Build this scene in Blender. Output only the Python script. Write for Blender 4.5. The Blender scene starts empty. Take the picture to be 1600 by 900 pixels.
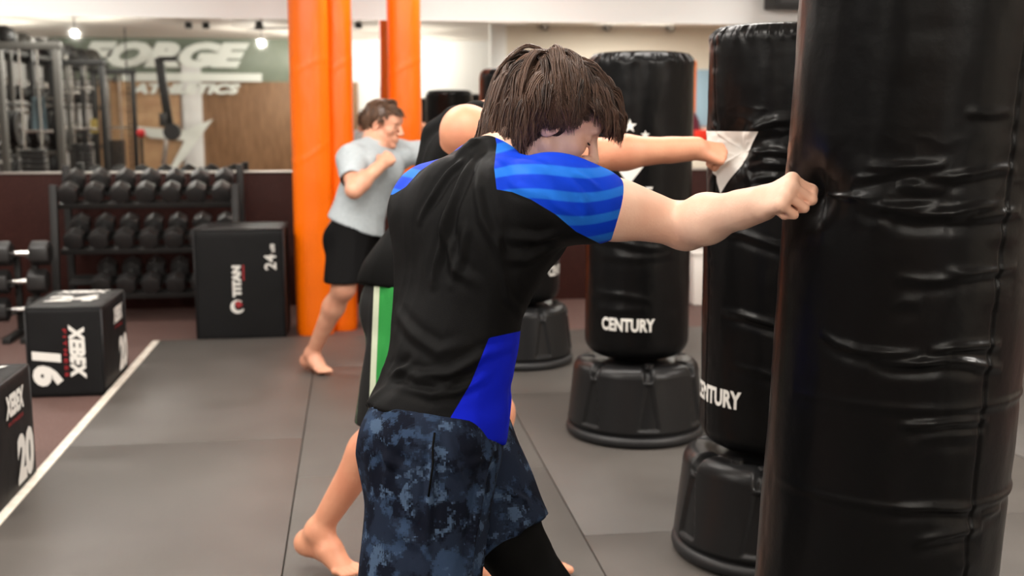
import bpy, bmesh, math, random
import numpy as np
from mathutils import Vector, Matrix

SC = bpy.context.scene
COL = SC.collection
random.seed(7)
RNG = np.random.default_rng(11)

# ------------------------------------------------------------------ camera
F = 1750.0
PITCH = math.atan(264 / F)
YAW = math.atan(250 / F * math.cos(PITCH))
CAM = np.array([0.0, 0.0, 1.4])
FW = np.array([math.sin(YAW) * math.cos(PITCH), math.cos(YAW) * math.cos(PITCH), -math.sin(PITCH)])
RT = np.array([math.cos(YAW), -math.sin(YAW), 0.0])
UP = np.cross(RT, FW)
cam_data = bpy.data.cameras.new('camera')
cam = bpy.data.objects.new('camera', cam_data)
COL.objects.link(cam)
cam.matrix_world = Matrix(((RT[0], UP[0], -FW[0], CAM[0]), (RT[1], UP[1], -FW[1], CAM[1]),
                           (RT[2], UP[2], -FW[2], CAM[2]), (0, 0, 0, 1)))
cam_data.sensor_width = 36.0
cam_data.lens = F / 1600 * 36
cam_data.clip_start = 0.05
cam_data.dof.use_dof = True
cam_data.dof.focus_distance = 2.25
cam_data.dof.aperture_fstop = 3.6
SC.camera = cam

# ------------------------------------------------------------------ world, view
SC.view_settings.view_transform = 'Standard'
SC.view_settings.look = 'None'
SC.view_settings.gamma = 1.0
SC.view_settings.use_curve_mapping = False
SC.view_settings.exposure = 0.0
world = bpy.data.worlds.new('world')
SC.world = world
world.use_nodes = True
world.node_tree.nodes['Background'].inputs[0].default_value = (0.9, 0.95, 1.0, 1)
world.node_tree.nodes['Background'].inputs[1].default_value = 0.25

WALL = 8.75      # back wall plane
CEIL = 2.92
LIGHTS = [(-2.6, 7.5, .8), (0.7, 7.5, .8), (4.0, 7.5, .8), (-3.4, 4.8, 1), (-0.55, 4.6, 1.1), (1.15, 4.6, 1), (4.4, 3.9, 1),
          (-3.4, 1.6, 1.2), (-1.1, 1.3, .7), (4.2, 0.9, 4.5)]
FRONT_FILL = [(-2.7, 2.3), (-1.4, 2.25), (0.15, 2.25), (2.1, 2.3)]   # added fill lights near the camera, brightening the sides that face it
GLOBES = [(-5.6, -1.6), (-4.12, -0.6), (-1.5, -2.4), (0.9, -2.2), (-0.6, -3.5), (1.2, -4.3)]  # a pair shows in the mirror; others are unseen, added to brighten the ceiling
LAMP_W = 50.0
for i, (lx, ly, k) in enumerate(LIGHTS):
    ld = bpy.data.lights.new('ceiling_lamp_light', 'AREA')
    ld.shape = 'RECTANGLE'; ld.size = 1.2; ld.size_y = 0.34
    ld.energy = LAMP_W * k
    ld.color = (1.0, 0.95, 0.89)
    lo = bpy.data.objects.new('ceiling_lamp_light', ld)
    lo.location = (lx, ly, CEIL - 0.085)
    COL.objects.link(lo)

for tx, ty in FRONT_FILL:
    ld = bpy.data.lights.new('front_fill_light', 'AREA'); ld.shape = 'RECTANGLE'; ld.size = 0.5; ld.size_y = 0.22
    ld.energy = 27.0; ld.color = (1.0, 0.94, 0.86)
    lo = bpy.data.objects.new('front_fill_light', ld); lo.location = (tx, ty + 0.07, CEIL - 0.13)
    lo.rotation_euler = (math.radians(52), 0, 0); COL.objects.link(lo)
for gx, gy in GLOBES:
    ld = bpy.data.lights.new('globe_light', 'POINT'); ld.energy = 170.0; ld.shadow_soft_size = 0.032; ld.color = (1.0, 0.94, 0.86)
    lo = bpy.data.objects.new('globe_light', ld); lo.location = (gx, gy, CEIL - 0.24); COL.objects.link(lo)

def ray(x, y):
    return FW + (x - 800) / F * RT - (y - 450) / F * UP
def P(x, y, d):
    """world point seen at photo pixel x, y at depth d"""
    return CAM + d * ray(x, y)
def G(x, y, z=0.0):
    r = ray(x, y)
    return CAM + (z - CAM[2]) / r[2] * r
def PM(x, y, d):
    """real position of something seen in the wall mirror"""
    p = P(x, y, d)
    return np.array([p[0], 2 * WALL - p[1], p[2]])
def proj(v):
    d = v - CAM
    z = d @ FW
    return 800 + F * (d @ RT) / z, 450 - F * (d @ UP) / z, z

# ------------------------------------------------------------------ materials
def S(r, g, b):
    def c(v):
        v /= 255.0
        return v / 12.92 if v <= 0.04045 else ((v + 0.055) / 1.055) ** 2.4
    return (c(r), c(g), c(b), 1.0)

def mat(name, col, rough=0.5, metal=0.0, bump=0.0, bscale=60.0, var=0.0, vscale=8.0, col2=None, spec=0.5, sheen=0.0,
        sss=0.0, stretch=(1, 1, 1), coat=0.0, detail=6.0, vsharp=False):
    m = bpy.data.materials.new(name)
    m.use_nodes = True
    nt = m.node_tree
    b = nt.nodes['Principled BSDF']
    b.inputs['Base Color'].default_value = col
    b.inputs['Roughness'].default_value = rough
    b.inputs['Metallic'].default_value = metal
    b.inputs['Specular IOR Level'].default_value = spec
    b.inputs['Sheen Weight'].default_value = sheen
    b.inputs['Coat Weight'].default_value = coat
    if sss:
        b.inputs['Subsurface Weight'].default_value = sss
        b.inputs['Subsurface Radius'].default_value = (0.012, 0.005, 0.003)
        b.inputs['Subsurface Scale'].default_value = 1.0
    tc = nt.nodes.new('ShaderNodeTexCoord')
    mp = nt.nodes.new('ShaderNodeMapping')
    mp.inputs['Scale'].default_value = stretch
    nt.links.new(tc.outputs['Object'], mp.inputs['Vector'])
    if bump:
        n = nt.nodes.new('ShaderNodeTexNoise')
        n.inputs['Scale'].default_value = bscale
        n.inputs['Detail'].default_value = detail
        nt.links.new(mp.outputs['Vector'], n.inputs['Vector'])
        bp = nt.nodes.new('ShaderNodeBump')
        bp.inputs['Strength'].default_value = bump
        bp.inputs['Distance'].default_value = 0.01
        nt.links.new(n.outputs['Fac'], bp.inputs['Height'])
        nt.links.new(bp.outputs['Normal'], b.inputs['Normal'])
    if col2 is not None:
        n = nt.nodes.new('ShaderNodeTexNoise')
        n.inputs['Scale'].default_value = vscale
        n.inputs['Detail'].default_value = 5
        nt.links.new(mp.outputs['Vector'], n.inputs['Vector'])
        r = nt.nodes.new('ShaderNodeValToRGB')
        lo, hi = (0.58, 0.62) if vsharp else (0.35, 0.65)
        r.color_ramp.elements[0].position = lo
        r.color_ramp.elements[1].position = hi
        r.color_ramp.elements[0].color = col
        r.color_ramp.elements[1].color = col2
        nt.links.new(n.outputs['Fac'], r.inputs['Fac'])
        nt.links.new(r.outputs['Color'], b.inputs['Base Color'])
    return m

def emat(name, col, e):
    m = mat(name, col)
    b = m.node_tree.nodes['Principled BSDF']
    b.inputs['Emission Color'].default_value = col
    b.inputs['Emission Strength'].default_value = e
    return m

M = {}
M['wall'] = mat('wall_paint', S(234, 235, 234), 0.7, bump=0.05, bscale=200)
M['ceil'] = mat('ceiling_paint', S(246, 240, 230), 0.8, bump=0.05, bscale=150)
M['beige'] = mat('beige_paint', S(222, 213, 198), 0.7, bump=0.05, bscale=200)
M['grey_green'] = mat('green_tinted_panel', S(126, 138, 123), 0.4, bump=0.03, col2=S(138, 148, 132), vscale=2)
M['wood'] = mat('brown_slatted_wood', S(148, 112, 80), 0.5, bump=0.2, col2=S(128, 94, 64), vscale=3, stretch=(6, 6, 1))
M['rubber_floor'] = mat('speckled_rubber_floor', S(92, 68, 62), 0.65, bump=0.15, bscale=300, col2=S(128, 104, 98), vscale=160, vsharp=True)
M['wainscot'] = mat('speckled_maroon_rubber', S(46, 18, 13), 0.6, bump=0.1, bscale=300, spec=.2, col2=S(66, 33, 27), vscale=130, vsharp=True)
M['mat'] = mat('grey_mat_vinyl', S(79, 75, 71), 0.45, bump=0.12, bscale=500, col2=S(85, 81, 77), vscale=3, spec=0.4)
M['white_tape'] = mat('white_tape', S(235, 228, 216), 0.5, col2=S(214, 205, 190), vscale=20)
M['mirror'] = mat('mirror_glass', (0.86, 0.87, 0.84, 1), 0.015, metal=1.0)
M['silver'] = mat('brushed_silver_trim', S(190, 185, 178), 0.3, metal=0.9)
M['vinyl'] = mat('black_vinyl', (0.0035, 0.0035, 0.0037, 1), 0.29, bump=0.04, bscale=90, spec=0.15, detail=4)
M['seam'] = mat('black_binding', (0.009, 0.009, 0.010, 1), 0.5)
M['plastic'] = mat('black_moulded_plastic', (0.011, 0.011, 0.0115, 1), 0.30, bump=0.08, bscale=350, spec=0.25)
M['print'] = mat('white_print', S(222, 220, 214), 0.55)
M['red_print'] = mat('red_print', S(150, 22, 30), 0.55)
M['orange'] = mat('orange_vinyl_pad', S(246, 112, 0), 0.36, bump=0.03, bscale=6, detail=2, spec=0.35)
M['box_black'] = mat('black_box_vinyl', (0.010, 0.010, 0.0105, 1), 0.5, bump=0.2, bscale=12, detail=3, spec=.12)
M['steel_dark'] = mat('black_powder_coated_steel', (0.016, 0.0155, 0.015, 1), 0.5, spec=.3)
M['steel_grey'] = mat('grey_steel', S(84, 82, 78), 0.5, metal=0.3)
M['chrome'] = mat('chrome', (0.75, 0.74, 0.72, 1), 0.16, metal=1.0, bump=0.1, bscale=400)
M['rubber'] = mat('black_rubber', (0.014, 0.0135, 0.0135, 1), 0.45, bump=0.1, bscale=150)
M['lamp'] = emat('lamp_diffuser', (1.0, 0.95, 0.88, 1), 2.5)
M['globe'] = emat('glass_globe', (1.0, 0.95, 0.88, 1), 4.0)
M['globe'].node_tree.nodes['Principled BSDF'].inputs['Transmission Weight'].default_value = 0.0
M['white_metal'] = mat('white_painted_metal', S(236, 232, 226), 0.4)
M['skin1'] = mat('fair_skin', S(243, 204, 180), 0.5, bump=0.10, bscale=220, col2=S(233, 182, 156), vscale=9, sss=0.0)
M['skin2'] = mat('tanned_skin', S(216, 154, 122), 0.5, bump=0.10, bscale=220, col2=S(204, 136, 106), vscale=9)
M['skin3'] = mat('light_skin', S(212, 158, 130), 0.5, bump=0.08, bscale=220, col2=S(200, 140, 114), vscale=9)
M['blue_plain'] = mat('royal_blue_fabric', S(16, 34, 190), 0.6, bump=0.15, bscale=900)
M['black_fabric'] = mat('black_stretch_fabric', (0.0045, 0.0045, 0.0045, 1), 0.62, bump=0.15, bscale=900, spec=0.03)
M['black_short'] = mat('black_shorts_fabric', (0.006, 0.0058, 0.006, 1), 0.7, bump=0.2, bscale=500, spec=0.03)
M['grey_shirt'] = mat('light_grey_jersey', S(170, 178, 182), 0.8, bump=0.15, bscale=900, col2=S(160, 168, 172), vscale=60)
M['eye'] = mat('eye_white', S(225, 215, 205), 0.3)
M['iris'] = mat('dark_iris', S(50, 30, 20), 0.25)
M['lash'] = mat('dark_eyelashes', S(40, 22, 16), 0.7)

def hair_mat(name, c1, c2):
    m = mat(name, c1, 0.42, spec=0.45)
    nt = m.node_tree; b = nt.nodes['Principled BSDF']
    at = nt.nodes.new('ShaderNodeAttribute'); at.attribute_name = 'shade'
    mx = nt.nodes.new('ShaderNodeMix'); mx.data_type = 'RGBA'
    mx.inputs[6].default_value = c1; mx.inputs[7].default_value = c2
    nt.links.new(at.outputs['Fac'], mx.inputs[0])
    nt.links.new(mx.outputs[2], b.inputs['Base Color'])
    return m
M['hair1'] = hair_mat('brown_hair', S(38, 25, 20), S(108, 80, 64))
M['hair3'] = hair_mat('dark_blond_hair', S(62, 42, 30), S(122, 90, 68))

# ------------------------------------------------------------------ object helpers
def nv(v):
    v = np.asarray(v, float); return v / (np.linalg.norm(v) + 1e-12)

def mesh_obj(name, verts, faces, m, parent=None, smooth=True, loc=None, world_verts=True, mats=None, midx=None):
    """verts in world space unless world_verts is False (then in the parent's space)"""
    me = bpy.data.meshes.new(name)
    verts = np.asarray(verts, float)
    o = bpy.data.objects.new(name, me)
    if parent is not None:
        o.parent = parent
        if world_verts:
            mw = np.array(parent.matrix_basis.inverted() if parent.parent is None else
                          (parent.parent.matrix_basis @ parent.matrix_basis).inverted())
            verts = verts @ mw[:3, :3].T + mw[:3, 3]
    elif loc is not None:
        o.location = loc
        if world_verts:
            verts = verts - np.asarray(loc, float)
    if isinstance(faces, np.ndarray) and faces.ndim == 2:
        n, k = faces.shape
        me.vertices.add(len(verts)); me.vertices.foreach_set('co', verts.astype(np.float32).ravel())
        me.loops.add(n * k); me.loops.foreach_set('vertex_index', faces.astype(np.int32).ravel())
        me.polygons.add(n)
        me.polygons.foreach_set('loop_start', np.arange(0, n * k, k, dtype=np.int32))
        me.update(calc_edges=True)
        me.validate()
    else:
        me.from_pydata([tuple(v) for v in verts], [], [list(f) for f in faces])
        me.update()
    if smooth:
        me.polygons.foreach_set('use_smooth', np.ones(len(me.polygons), bool))
    for mm in (mats if mats else [m]):
        me.materials.append(mm)
    if midx is not None:
        me.polygons.foreach_set('material_index', np.asarray(midx, np.int32))
    COL.objects.link(o)
    return o

def bm_obj(name, bm, m, parent=None, smooth=False, loc=(0, 0, 0), sharp=None):
    """bmesh given in the parent's / own local space"""
    me = bpy.data.meshes.new(name)
    bmesh.ops.recalc_face_normals(bm, faces=bm.faces)
    bm.to_mesh(me); bm.free()
    me.materials.append(m)
    if smooth:
        me.polygons.foreach_set('use_smooth', np.ones(len(me.polygons), bool))
        if sharp:
            me.set_sharp_from_angle(angle=sharp)
    o = bpy.data.objects.new(name, me)
    o.parent = parent; o.location = loc
    COL.objects.link(o)
    return o

def empty(name, loc, rz=0.0):
    o = bpy.data.objects.new(name, None)
    o.location = loc; o.rotation_euler = (0, 0, rz); o.empty_display_size = 0.1
    COL.objects.link(o)
    return o

def tag(o, label=None, cat=None, group=None, kind=None):
    if label: o['label'] = label
    if cat: o['category'] = cat
    if group: o['group'] = group
    if kind: o['kind'] = kind
    return o

def struct(o):
    o['kind'] = 'structure'
    return o

def box_bm(bm, c, s, bevel=0.0, rot=None, seg=2):
    r = bmesh.ops.create_cube(bm, size=1.0)
    vs = r['verts']
    bmesh.ops.scale(bm, vec=s, verts=vs)
    if bevel:
        es = list({e for v in vs for e in v.link_edges})
        rr = bmesh.ops.bevel(bm, geom=es, offset=bevel, segments=seg, profile=0.5, affect='EDGES')
        vs = list({v for f in rr['faces'] for v in f.verts} | {v for v in vs if v.is_valid})
    if rot is not None:
        bmesh.ops.transform(bm, matrix=rot, verts=vs)
    bmesh.ops.translate(bm, vec=c, verts=vs)
    return vs

def box_obj(name, c, s, m, parent=None, bevel=0.004, rot=None, seg=2):
    bm = bmesh.new()
    if parent is None:
        box_bm(bm, (0, 0, 0), s, bevel, rot, seg)
        return bm_obj(name, bm, m, None, True, c, 0.6)
    box_bm(bm, c, s, bevel, rot, seg)
    return bm_obj(name, bm, m, parent, True, (0, 0, 0), 0.6)

def cyl_bm(bm, a, b, ra, rb=None, n=24, caps=True):
    a = Vector(a); b = Vector(b); rb = ra if rb is None else rb
    d = b - a
    r = bmesh.ops.create_cone(bm, cap_ends=caps, segments=n, radius1=ra, radius2=rb, depth=d.length)
    q = d.to_track_quat('Z', 'Y').to_matrix().to_4x4()
    q.translation = (a + b) / 2
    bmesh.ops.transform(bm, matrix=q, verts=r['verts'])
    return r['verts']

def cyl_obj(name, a, b, ra, m, parent=None, rb=None, n=24):
    bm = bmesh.new(); cyl_bm(bm, a, b, ra, rb, n)
    return bm_obj(name, bm, m, parent, True, (0, 0, 0), 0.6)

def tube_mesh(pts, rad, n=8, closed_ends=True):
    pts = np.asarray(pts, float); k = len(pts)
    rad = np.broadcast_to(np.asarray(rad, float), (k,))
    t = np.gradient(pts, axis=0); t /= np.linalg.norm(t, axis=1)[:, None] + 1e-9
    ref = np.array([0, 0, 1.0]) if abs(t[0][2]) < 0.9 else np.array([1.0, 0, 0])
    vs = []
    for i in range(k):
        u = nv(np.cross(t[i], ref)); w = np.cross(t[i], u)
        for j in range(n):
            a = 2 * math.pi * j / n
            vs.append(pts[i] + rad[i] * (math.cos(a) * u + math.sin(a) * w))
    fs = [(i * n + j, i * n + (j + 1) % n, (i + 1) * n + (j + 1) % n, (i + 1) * n + j) for i in range(k - 1) for j in range(n)]
    if closed_ends:
        fs.append(tuple(range(n))[::-1]); fs.append(tuple((k - 1) * n + j for j in range(n)))
    return vs, fs

def text_geo(body, size=1.0, bold=0.0, shear=0.0, xs=1.0, depth=0.0, sub=0.0, spacing=1.0):
    """flat text mesh (verts in XY, centred), optionally cut finely so it can be wrapped round a curve"""
    cu = bpy.data.curves.new('lettering', 'FONT')
    cu.body = body; cu.size = size; cu.offset = bold; cu.shear = shear
    cu.align_x = 'LEFT'; cu.space_character = spacing
    cu.resolution_u = 3
    o = bpy.data.objects.new('lettering', cu); COL.objects.link(o)
    dg = bpy.context.evaluated_depsgraph_get()
    me = bpy.data.meshes.new_from_object(o.evaluated_get(dg))
    bm = bmesh.new(); bm.from_mesh(me)
    bmesh.ops.triangulate(bm, faces=bm.faces)
    if sub:
        xs_ = [v.co.x for v in bm.verts]
        x = min(xs_)
        while x < max(xs_):
            bmesh.ops.bisect_plane(bm, geom=bm.verts[:] + bm.edges[:] + bm.faces[:], plane_co=(x, 0, 0), plane_no=(1, 0, 0))
            x += sub
    v = np.array([tuple(q.co) for q in bm.verts]); bm.verts.index_update()
    f = [[q.index for q in ff.verts] for ff in bm.faces]
    bm.free(); bpy.data.objects.remove(o); bpy.data.meshes.remove(me); bpy.data.curves.remove(cu)
    v[:, 0] *= xs
    v[:, 0] -= (v[:, 0].min() + v[:, 0].max()) / 2
    v[:, 1] -= (v[:, 1].min() + v[:, 1].max()) / 2
    return v, f

def flat_text(name, body, width, height, origin, ux, uy, m, parent, **kw):
    """text fitted into width x height, centred at origin, reading along ux with uy up"""
    v, f = text_geo(body, **kw)
    v[:, 0] *= width / (v[:, 0].max() - v[:, 0].min())
    v[:, 1] *= height / (v[:, 1].max() - v[:, 1].min())
    ux = np.asarray(ux, float); uy = np.asarray(uy, float)
    w = np.asarray(origin, float) + v[:, :1] * ux + v[:, 1:2] * uy
    return mesh_obj(name, w, f, m, parent, smooth=False, world_verts=False)

# ------------------------------------------------------------------ value noise
def vnoise(p, seed=0):
    p = np.asarray(p, np.float64)
    i = np.floor(p).astype(np.int64); f = p - i
    f = f * f * (3 - 2 * f)
    def h(a, b, c):
        n = (a * 374761393 + b * 668265263 + c * 2147483647 + seed * 1274126177) & 0xffffffff
        n = ((n ^ (n >> 13)) * 1274126177) & 0xffffffff
        return ((n ^ (n >> 16)) & 0xffff) / 65535.0
    r = 0
    for dx in (0, 1):
        wx = f[:, 0] if dx else 1 - f[:, 0]
        for dy in (0, 1):
            wy = f[:, 1] if dy else 1 - f[:, 1]
            for dz in (0, 1):
                wz = f[:, 2] if dz else 1 - f[:, 2]
                r = r + wx * wy * wz * h(i[:, 0] + dx, i[:, 1] + dy, i[:, 2] + dz)
    return r
def fbm(p, seed=0, o=3):
    r = 0; a = 0.5; s = 0
    for k in range(o):
        r = r + a * vnoise(p * (2 ** k), seed + k); s += a; a *= 0.5
    return r / s

# ------------------------------------------------------------------ implicit surfaces
def cone(a, b, ra, rb, k=0.03, flat=None):
    return dict(t='cone', a=np.asarray(a, float), b=np.asarray(b, float), ra=ra, rb=rb, k=k, flat=flat, op='+')
def ell(c, r, axes=None, k=0.03, op='+'):
    return dict(t='ell', c=np.asarray(c, float), r=np.asarray(r, float), A=np.eye(3) if axes is None else np.array([nv(x) for x in axes]), k=k, op=op)
def sph(c, r, k=0.03, op='+'):
    return ell(c, (r, r, r), None, k, op)
def sub(p, k=0.01):
    p = dict(p); p['op'] = '-'; p['k'] = k; return p
def grow(prims, g, k=None, lim=None):
    out = []
    for p in prims:
        if p['op'] == '-': continue
        q = dict(p)
        if q['t'] == 'cone': q['ra'] = q['ra'] + g; q['rb'] = q['rb'] + g
        else: q['r'] = q['r'] + g
        if k is not None: q['k'] = k
        out.append(q)
    return out

def prim_bounds(p):
    if p['t'] == 'cone':
        r = max(p['ra'], p['rb'])
        if p['flat'] is not None: r *= max(1.0, p['flat'][1])
        lo = np.minimum(p['a'], p['b']) - r; hi = np.maximum(p['a'], p['b']) + r
    else:
        r = p['r'].max(); lo = p['c'] - r; hi = p['c'] + r
    return lo, hi

def eval_prim(p, X, Y, Z):
    if p['t'] == 'cone':
        a = p['a']; ab = p['b'] - a
        x = X - a[0]; y = Y - a[1]; z = Z - a[2]
        if p['flat'] is not None:
            d, s = p['flat']; d = nv(d); g = 1.0 / s - 1
            dt = x * d[0] + y * d[1] + z * d[2]
            x = x + g * dt * d[0]; y = y + g * dt * d[1]; z = z + g * dt * d[2]
            ab = ab + g * (ab @ d) * d
        L = ab @ ab + 1e-12
        t = np.clip((x * ab[0] + y * ab[1] + z * ab[2]) / L, 0, 1)
        return np.sqrt((x - t * ab[0]) ** 2 + (y - t * ab[1]) ** 2 + (z - t * ab[2]) ** 2) - (p['ra'] + t * (p['rb'] - p['ra']))
    c = p['c']; A = p['A']; r = p['r']
    x = X - c[0]; y = Y - c[1]; z = Z - c[2]
    u = (A[0][0] * x + A[0][1] * y + A[0][2] * z) / r[0]
    v = (A[1][0] * x + A[1][1] * y + A[1][2] * z) / r[1]
    w = (A[2][0] * x + A[2][1] * y + A[2][2] * z) / r[2]
    k0 = np.sqrt(u * u + v * v + w * w) + 1e-9
    k1 = np.sqrt((u / r[0]) ** 2 + (v / r[1]) ** 2 + (w / r[2]) ** 2) + 1e-9
    return k0 * (k0 - 1) / k1

def field(prims, h, lo, hi, planes=()):
    n = np.ceil((hi - lo) / h).astype(int) + 1
    ax = [(lo[i] + h * np.arange(n[i])).astype(np.float32) for i in range(3)]
    f = np.full(n, 0.5, np.float32)
    for p in prims:
        pl, ph = prim_bounds(p)
        m = p['k'] + 3 * h + 0.01
        i0 = np.maximum(np.floor((pl - m - lo) / h).astype(int), 0)
        i1 = np.minimum(np.ceil((ph + m - lo) / h).astype(int) + 1, n)
        if (i1 <= i0).any(): continue
        sl = tuple(slice(a, b) for a, b in zip(i0, i1))
        X = ax[0][sl[0]][:, None, None]; Y = ax[1][sl[1]][None, :, None]; Z = ax[2][sl[2]][None, None, :]
        d = eval_prim(p, X, Y, Z).astype(np.float32)
        g = f[sl]; k = max(p['k'], 1e-5)
        if p['op'] == '+':
            e = np.maximum(k - np.abs(g - d), 0) / k
            f[sl] = np.minimum(g, d) - e * e * k * 0.25
        else:
            d = -d
            e = np.maximum(k - np.abs(g - d), 0) / k
            f[sl] = np.maximum(g, d) + e * e * k * 0.25
    for pt, nr in planes:
        nr = nv(nr)
        X = ax[0][:, None, None]; Y = ax[1][None, :, None]; Z = ax[2][None, None, :]
        np.maximum(f, ((X - pt[0]) * nr[0] + (Y - pt[1]) * nr[1] + (Z - pt[2]) * nr[2]).astype(np.float32), out=f)
    return f

def surface(prims, h, lo=None, hi=None, planes=()):
    if lo is None:
        bs = [prim_bounds(p) for p in prims if p['op'] == '+']
        lo = np.min([b[0] for b in bs], axis=0) - 3 * h - 0.01
        hi = np.max([b[1] for b in bs], axis=0) + 3 * h + 0.01
    lo = np.asarray(lo, float); hi = np.asarray(hi, float)
    f = field(prims, h, lo, hi, planes)
    s = f < 0
    n = np.array(f.shape)
    cnt = np.zeros(n - 1, np.int8)
    for dx in (0, 1):
        for dy in (0, 1):
            for dz in (0, 1):
                cnt += s[dx:n[0] - 1 + dx, dy:n[1] - 1 + dy, dz:n[2] - 1 + dz]
    act = np.argwhere((cnt > 0) & (cnt < 8))
    idx = np.full(n - 1, -1, np.int32)
    idx[act[:, 0], act[:, 1], act[:, 2]] = np.arange(len(act))
    acc = np.zeros((len(act), 3)); num = np.zeros(len(act))
    corners = [(0, 0, 0), (1, 0, 0), (0, 1, 0), (1, 1, 0), (0, 0, 1), (1, 0, 1), (0, 1, 1), (1, 1, 1)]
    vals = [f[act[:, 0] + c[0], act[:, 1] + c[1], act[:, 2] + c[2]] for c in corners]
    for i in range(8):
        for j in range(i + 1, 8):
            d = np.abs(np.array(corners[i]) - np.array(corners[j]))
            if d.sum() != 1: continue
            a, b = vals[i], vals[j]
            m = (a < 0) != (b < 0)
            t = np.where(m, a / np.where(m, a - b, 1), 0)
            pt = np.array(corners[i])[None] + t[:, None] * (np.array(corners[j]) - np.array(corners[i]))[None]
            acc += np.where(m[:, None], pt, 0); num += m
    V = lo + h * (act + acc / num[:, None])
    faces = []
    for axis in range(3):
        o1, o2 = [a for a in range(3) if a != axis]
        sl0 = [slice(None)] * 3; sl1 = [slice(None)] * 3
        sl0[axis] = slice(0, n[axis] - 1); sl1[axis] = slice(1, n[axis])
        ch = s[tuple(sl0)] != s[tuple(sl1)]
        e = np.argwhere(ch)
        e = e[(e[:, o1] > 0) & (e[:, o2] > 0) & (e[:, o1] < n[o1] - 1) & (e[:, o2] < n[o2] - 1)]
        def g(d1, d2):
            q = e.copy(); q[:, o1] -= d1; q[:, o2] -= d2
            return idx[q[:, 0], q[:, 1], q[:, 2]]
        q = np.stack([g(1, 1), g(0, 1), g(0, 0), g(1, 0)], 1)
        ins = s[e[:, 0], e[:, 1], e[:, 2]]
        flip = ins if axis != 1 else ~ins
        q[~flip] = q[~flip][:, ::-1]
        faces.append(q)
    Fq = np.concatenate(faces)
    Fq = Fq[(Fq >= 0).all(1)]
    return V, Fq

def vnormals(V, Fq):
    a, b, c, d = (V[Fq[:, i]] for i in range(4))
    n = np.cross(c - a, d - b)
    N = np.zeros_like(V)
    for i in range(4): np.add.at(N, Fq[:, i], n)
    return N / (np.linalg.norm(N, axis=1)[:, None] + 1e-12)

def relax(V, Fq, it=2, w=0.5):
    for _ in range(it):
        A = np.zeros_like(V); c = np.zeros(len(V))
        for i in range(4):
            for j in (1, 3):
                np.add.at(A, Fq[:, i], V[Fq[:, (i + j) % 4]]); np.add.at(c, Fq[:, i], 1)
        V = V + w * (A / np.maximum(c, 1)[:, None] - V)
    return V

def relax_pair(vf):
    return relax(vf[0], vf[1], 1), vf[1]

def keep(V, Fq, test):
    """drop the faces for which test(face centre) is False"""
    c = V[Fq].mean(1); m = test(c); Fq = Fq[m]
    u, inv = np.unique(Fq, return_inverse=True)
    return V[u], inv.reshape(Fq.shape)

def merge(*vf):
    Vs = []; Fs = []; k = 0
    for v, f in vf:
        Vs.append(v); Fs.append(f + k); k += len(v)
    return np.concatenate(Vs), np.concatenate(Fs)

def multires(prims, h, zones):
    """one surface, meshed finer inside the spherical zones (centre, radius, cell)"""
    V, Fq = surface(prims, h)
    V = relax(V, Fq, 1, 0.4)
    out = []
    for c, r, hh in zones:
        c = np.asarray(c, float)
        V, Fq = keep(V, Fq, lambda q: np.linalg.norm(q - c, axis=1) > r)
    out.append((V, Fq))
    for c, r, hh in zones:
        c = np.asarray(c, float)
        v, f = surface(prims, hh, c - r - 3 * hh - h, c + r + 3 * hh + h)
        v = relax(v, f, 1, 0.4)
        v, f = keep(v, f, lambda q: np.linalg.norm(q - c, axis=1) < r + h * 1.2)
        out.append((v, f))
    return merge(*out)

def attr(o, name, vals):
    a = o.data.attributes.new(name, 'FLOAT', 'POINT')
    a.data.foreach_set('value', np.asarray(vals, np.float32))
# ================================================================== the room
XL, XR, YB = -7.0, 7.5, -5.0
struct(box_obj('floor', ((XL + XR) / 2, (YB + WALL) / 2, -0.08), (XR - XL, WALL - YB + 0.2, 0.10), M['rubber_floor'], bevel=0))
struct(box_obj('ceiling', ((XL + XR) / 2, (YB + WALL) / 2, CEIL + 0.05), (XR - XL, WALL - YB + 0.2, 0.10), M['ceil'], bevel=0))
struct(box_obj('wall_back', ((XL + XR) / 2, WALL + 0.06, CEIL / 2), (XR - XL, 0.12, CEIL), M['wall'], bevel=0))
struct(box_obj('wall_left', (XL - 0.06, (YB + WALL) / 2, CEIL / 2), (0.12, WALL - YB, CEIL), M['wall'], bevel=0))
struct(box_obj('wall_right', (XR + 0.06, (YB + WALL) / 2, CEIL / 2), (0.12, WALL - YB, CEIL), M['beige'], bevel=0))
struct(box_obj('wall_front', ((XL + XR) / 2, YB - 0.06, CEIL / 2), (XR - XL, 0.12, CEIL), M['wall'], bevel=0))
struct(box_obj('wall_inner', ((2.5 + XR) / 2, -1.06, CEIL / 2), (XR - 2.5, 0.12, CEIL), M['beige'], bevel=0))
struct(box_obj('trim_1', (2.38, -1.04, CEIL / 2), (0.26, 0.20, CEIL), M['wall'], bevel=0.01))
# rubber wainscot below the mirror
struct(box_obj('trim_2', ((XL + XR) / 2, WALL - 0.012, 0.485), (XR - XL, 0.024, 1.03), M['wainscot'], bevel=0.003))
# far side of the room, seen in the mirror
struct(box_obj('trim_3', (-3.0, YB + 0.015, 2.54), (5.2, 0.03, 0.86), M['grey_green'], bevel=0.004))
struct(box_obj('trim_4', (-1.38, YB + 0.03, 1.05), (3.0, 0.06, 2.12), M['wood'], bevel=0.004))
struct(box_obj('trim_5', (-3.02, YB + 0.06, 1.22), (0.36, 0.12, 2.44), M['wall'], bevel=0.01))
struct(box_obj('trim_6', (-4.05, YB + 0.03, 1.05), (1.6, 0.06, 2.12), mat('peach_panel', S(196, 160, 120), 0.5, col2=S(180, 140, 104), vscale=4), bevel=0.004))

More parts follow.
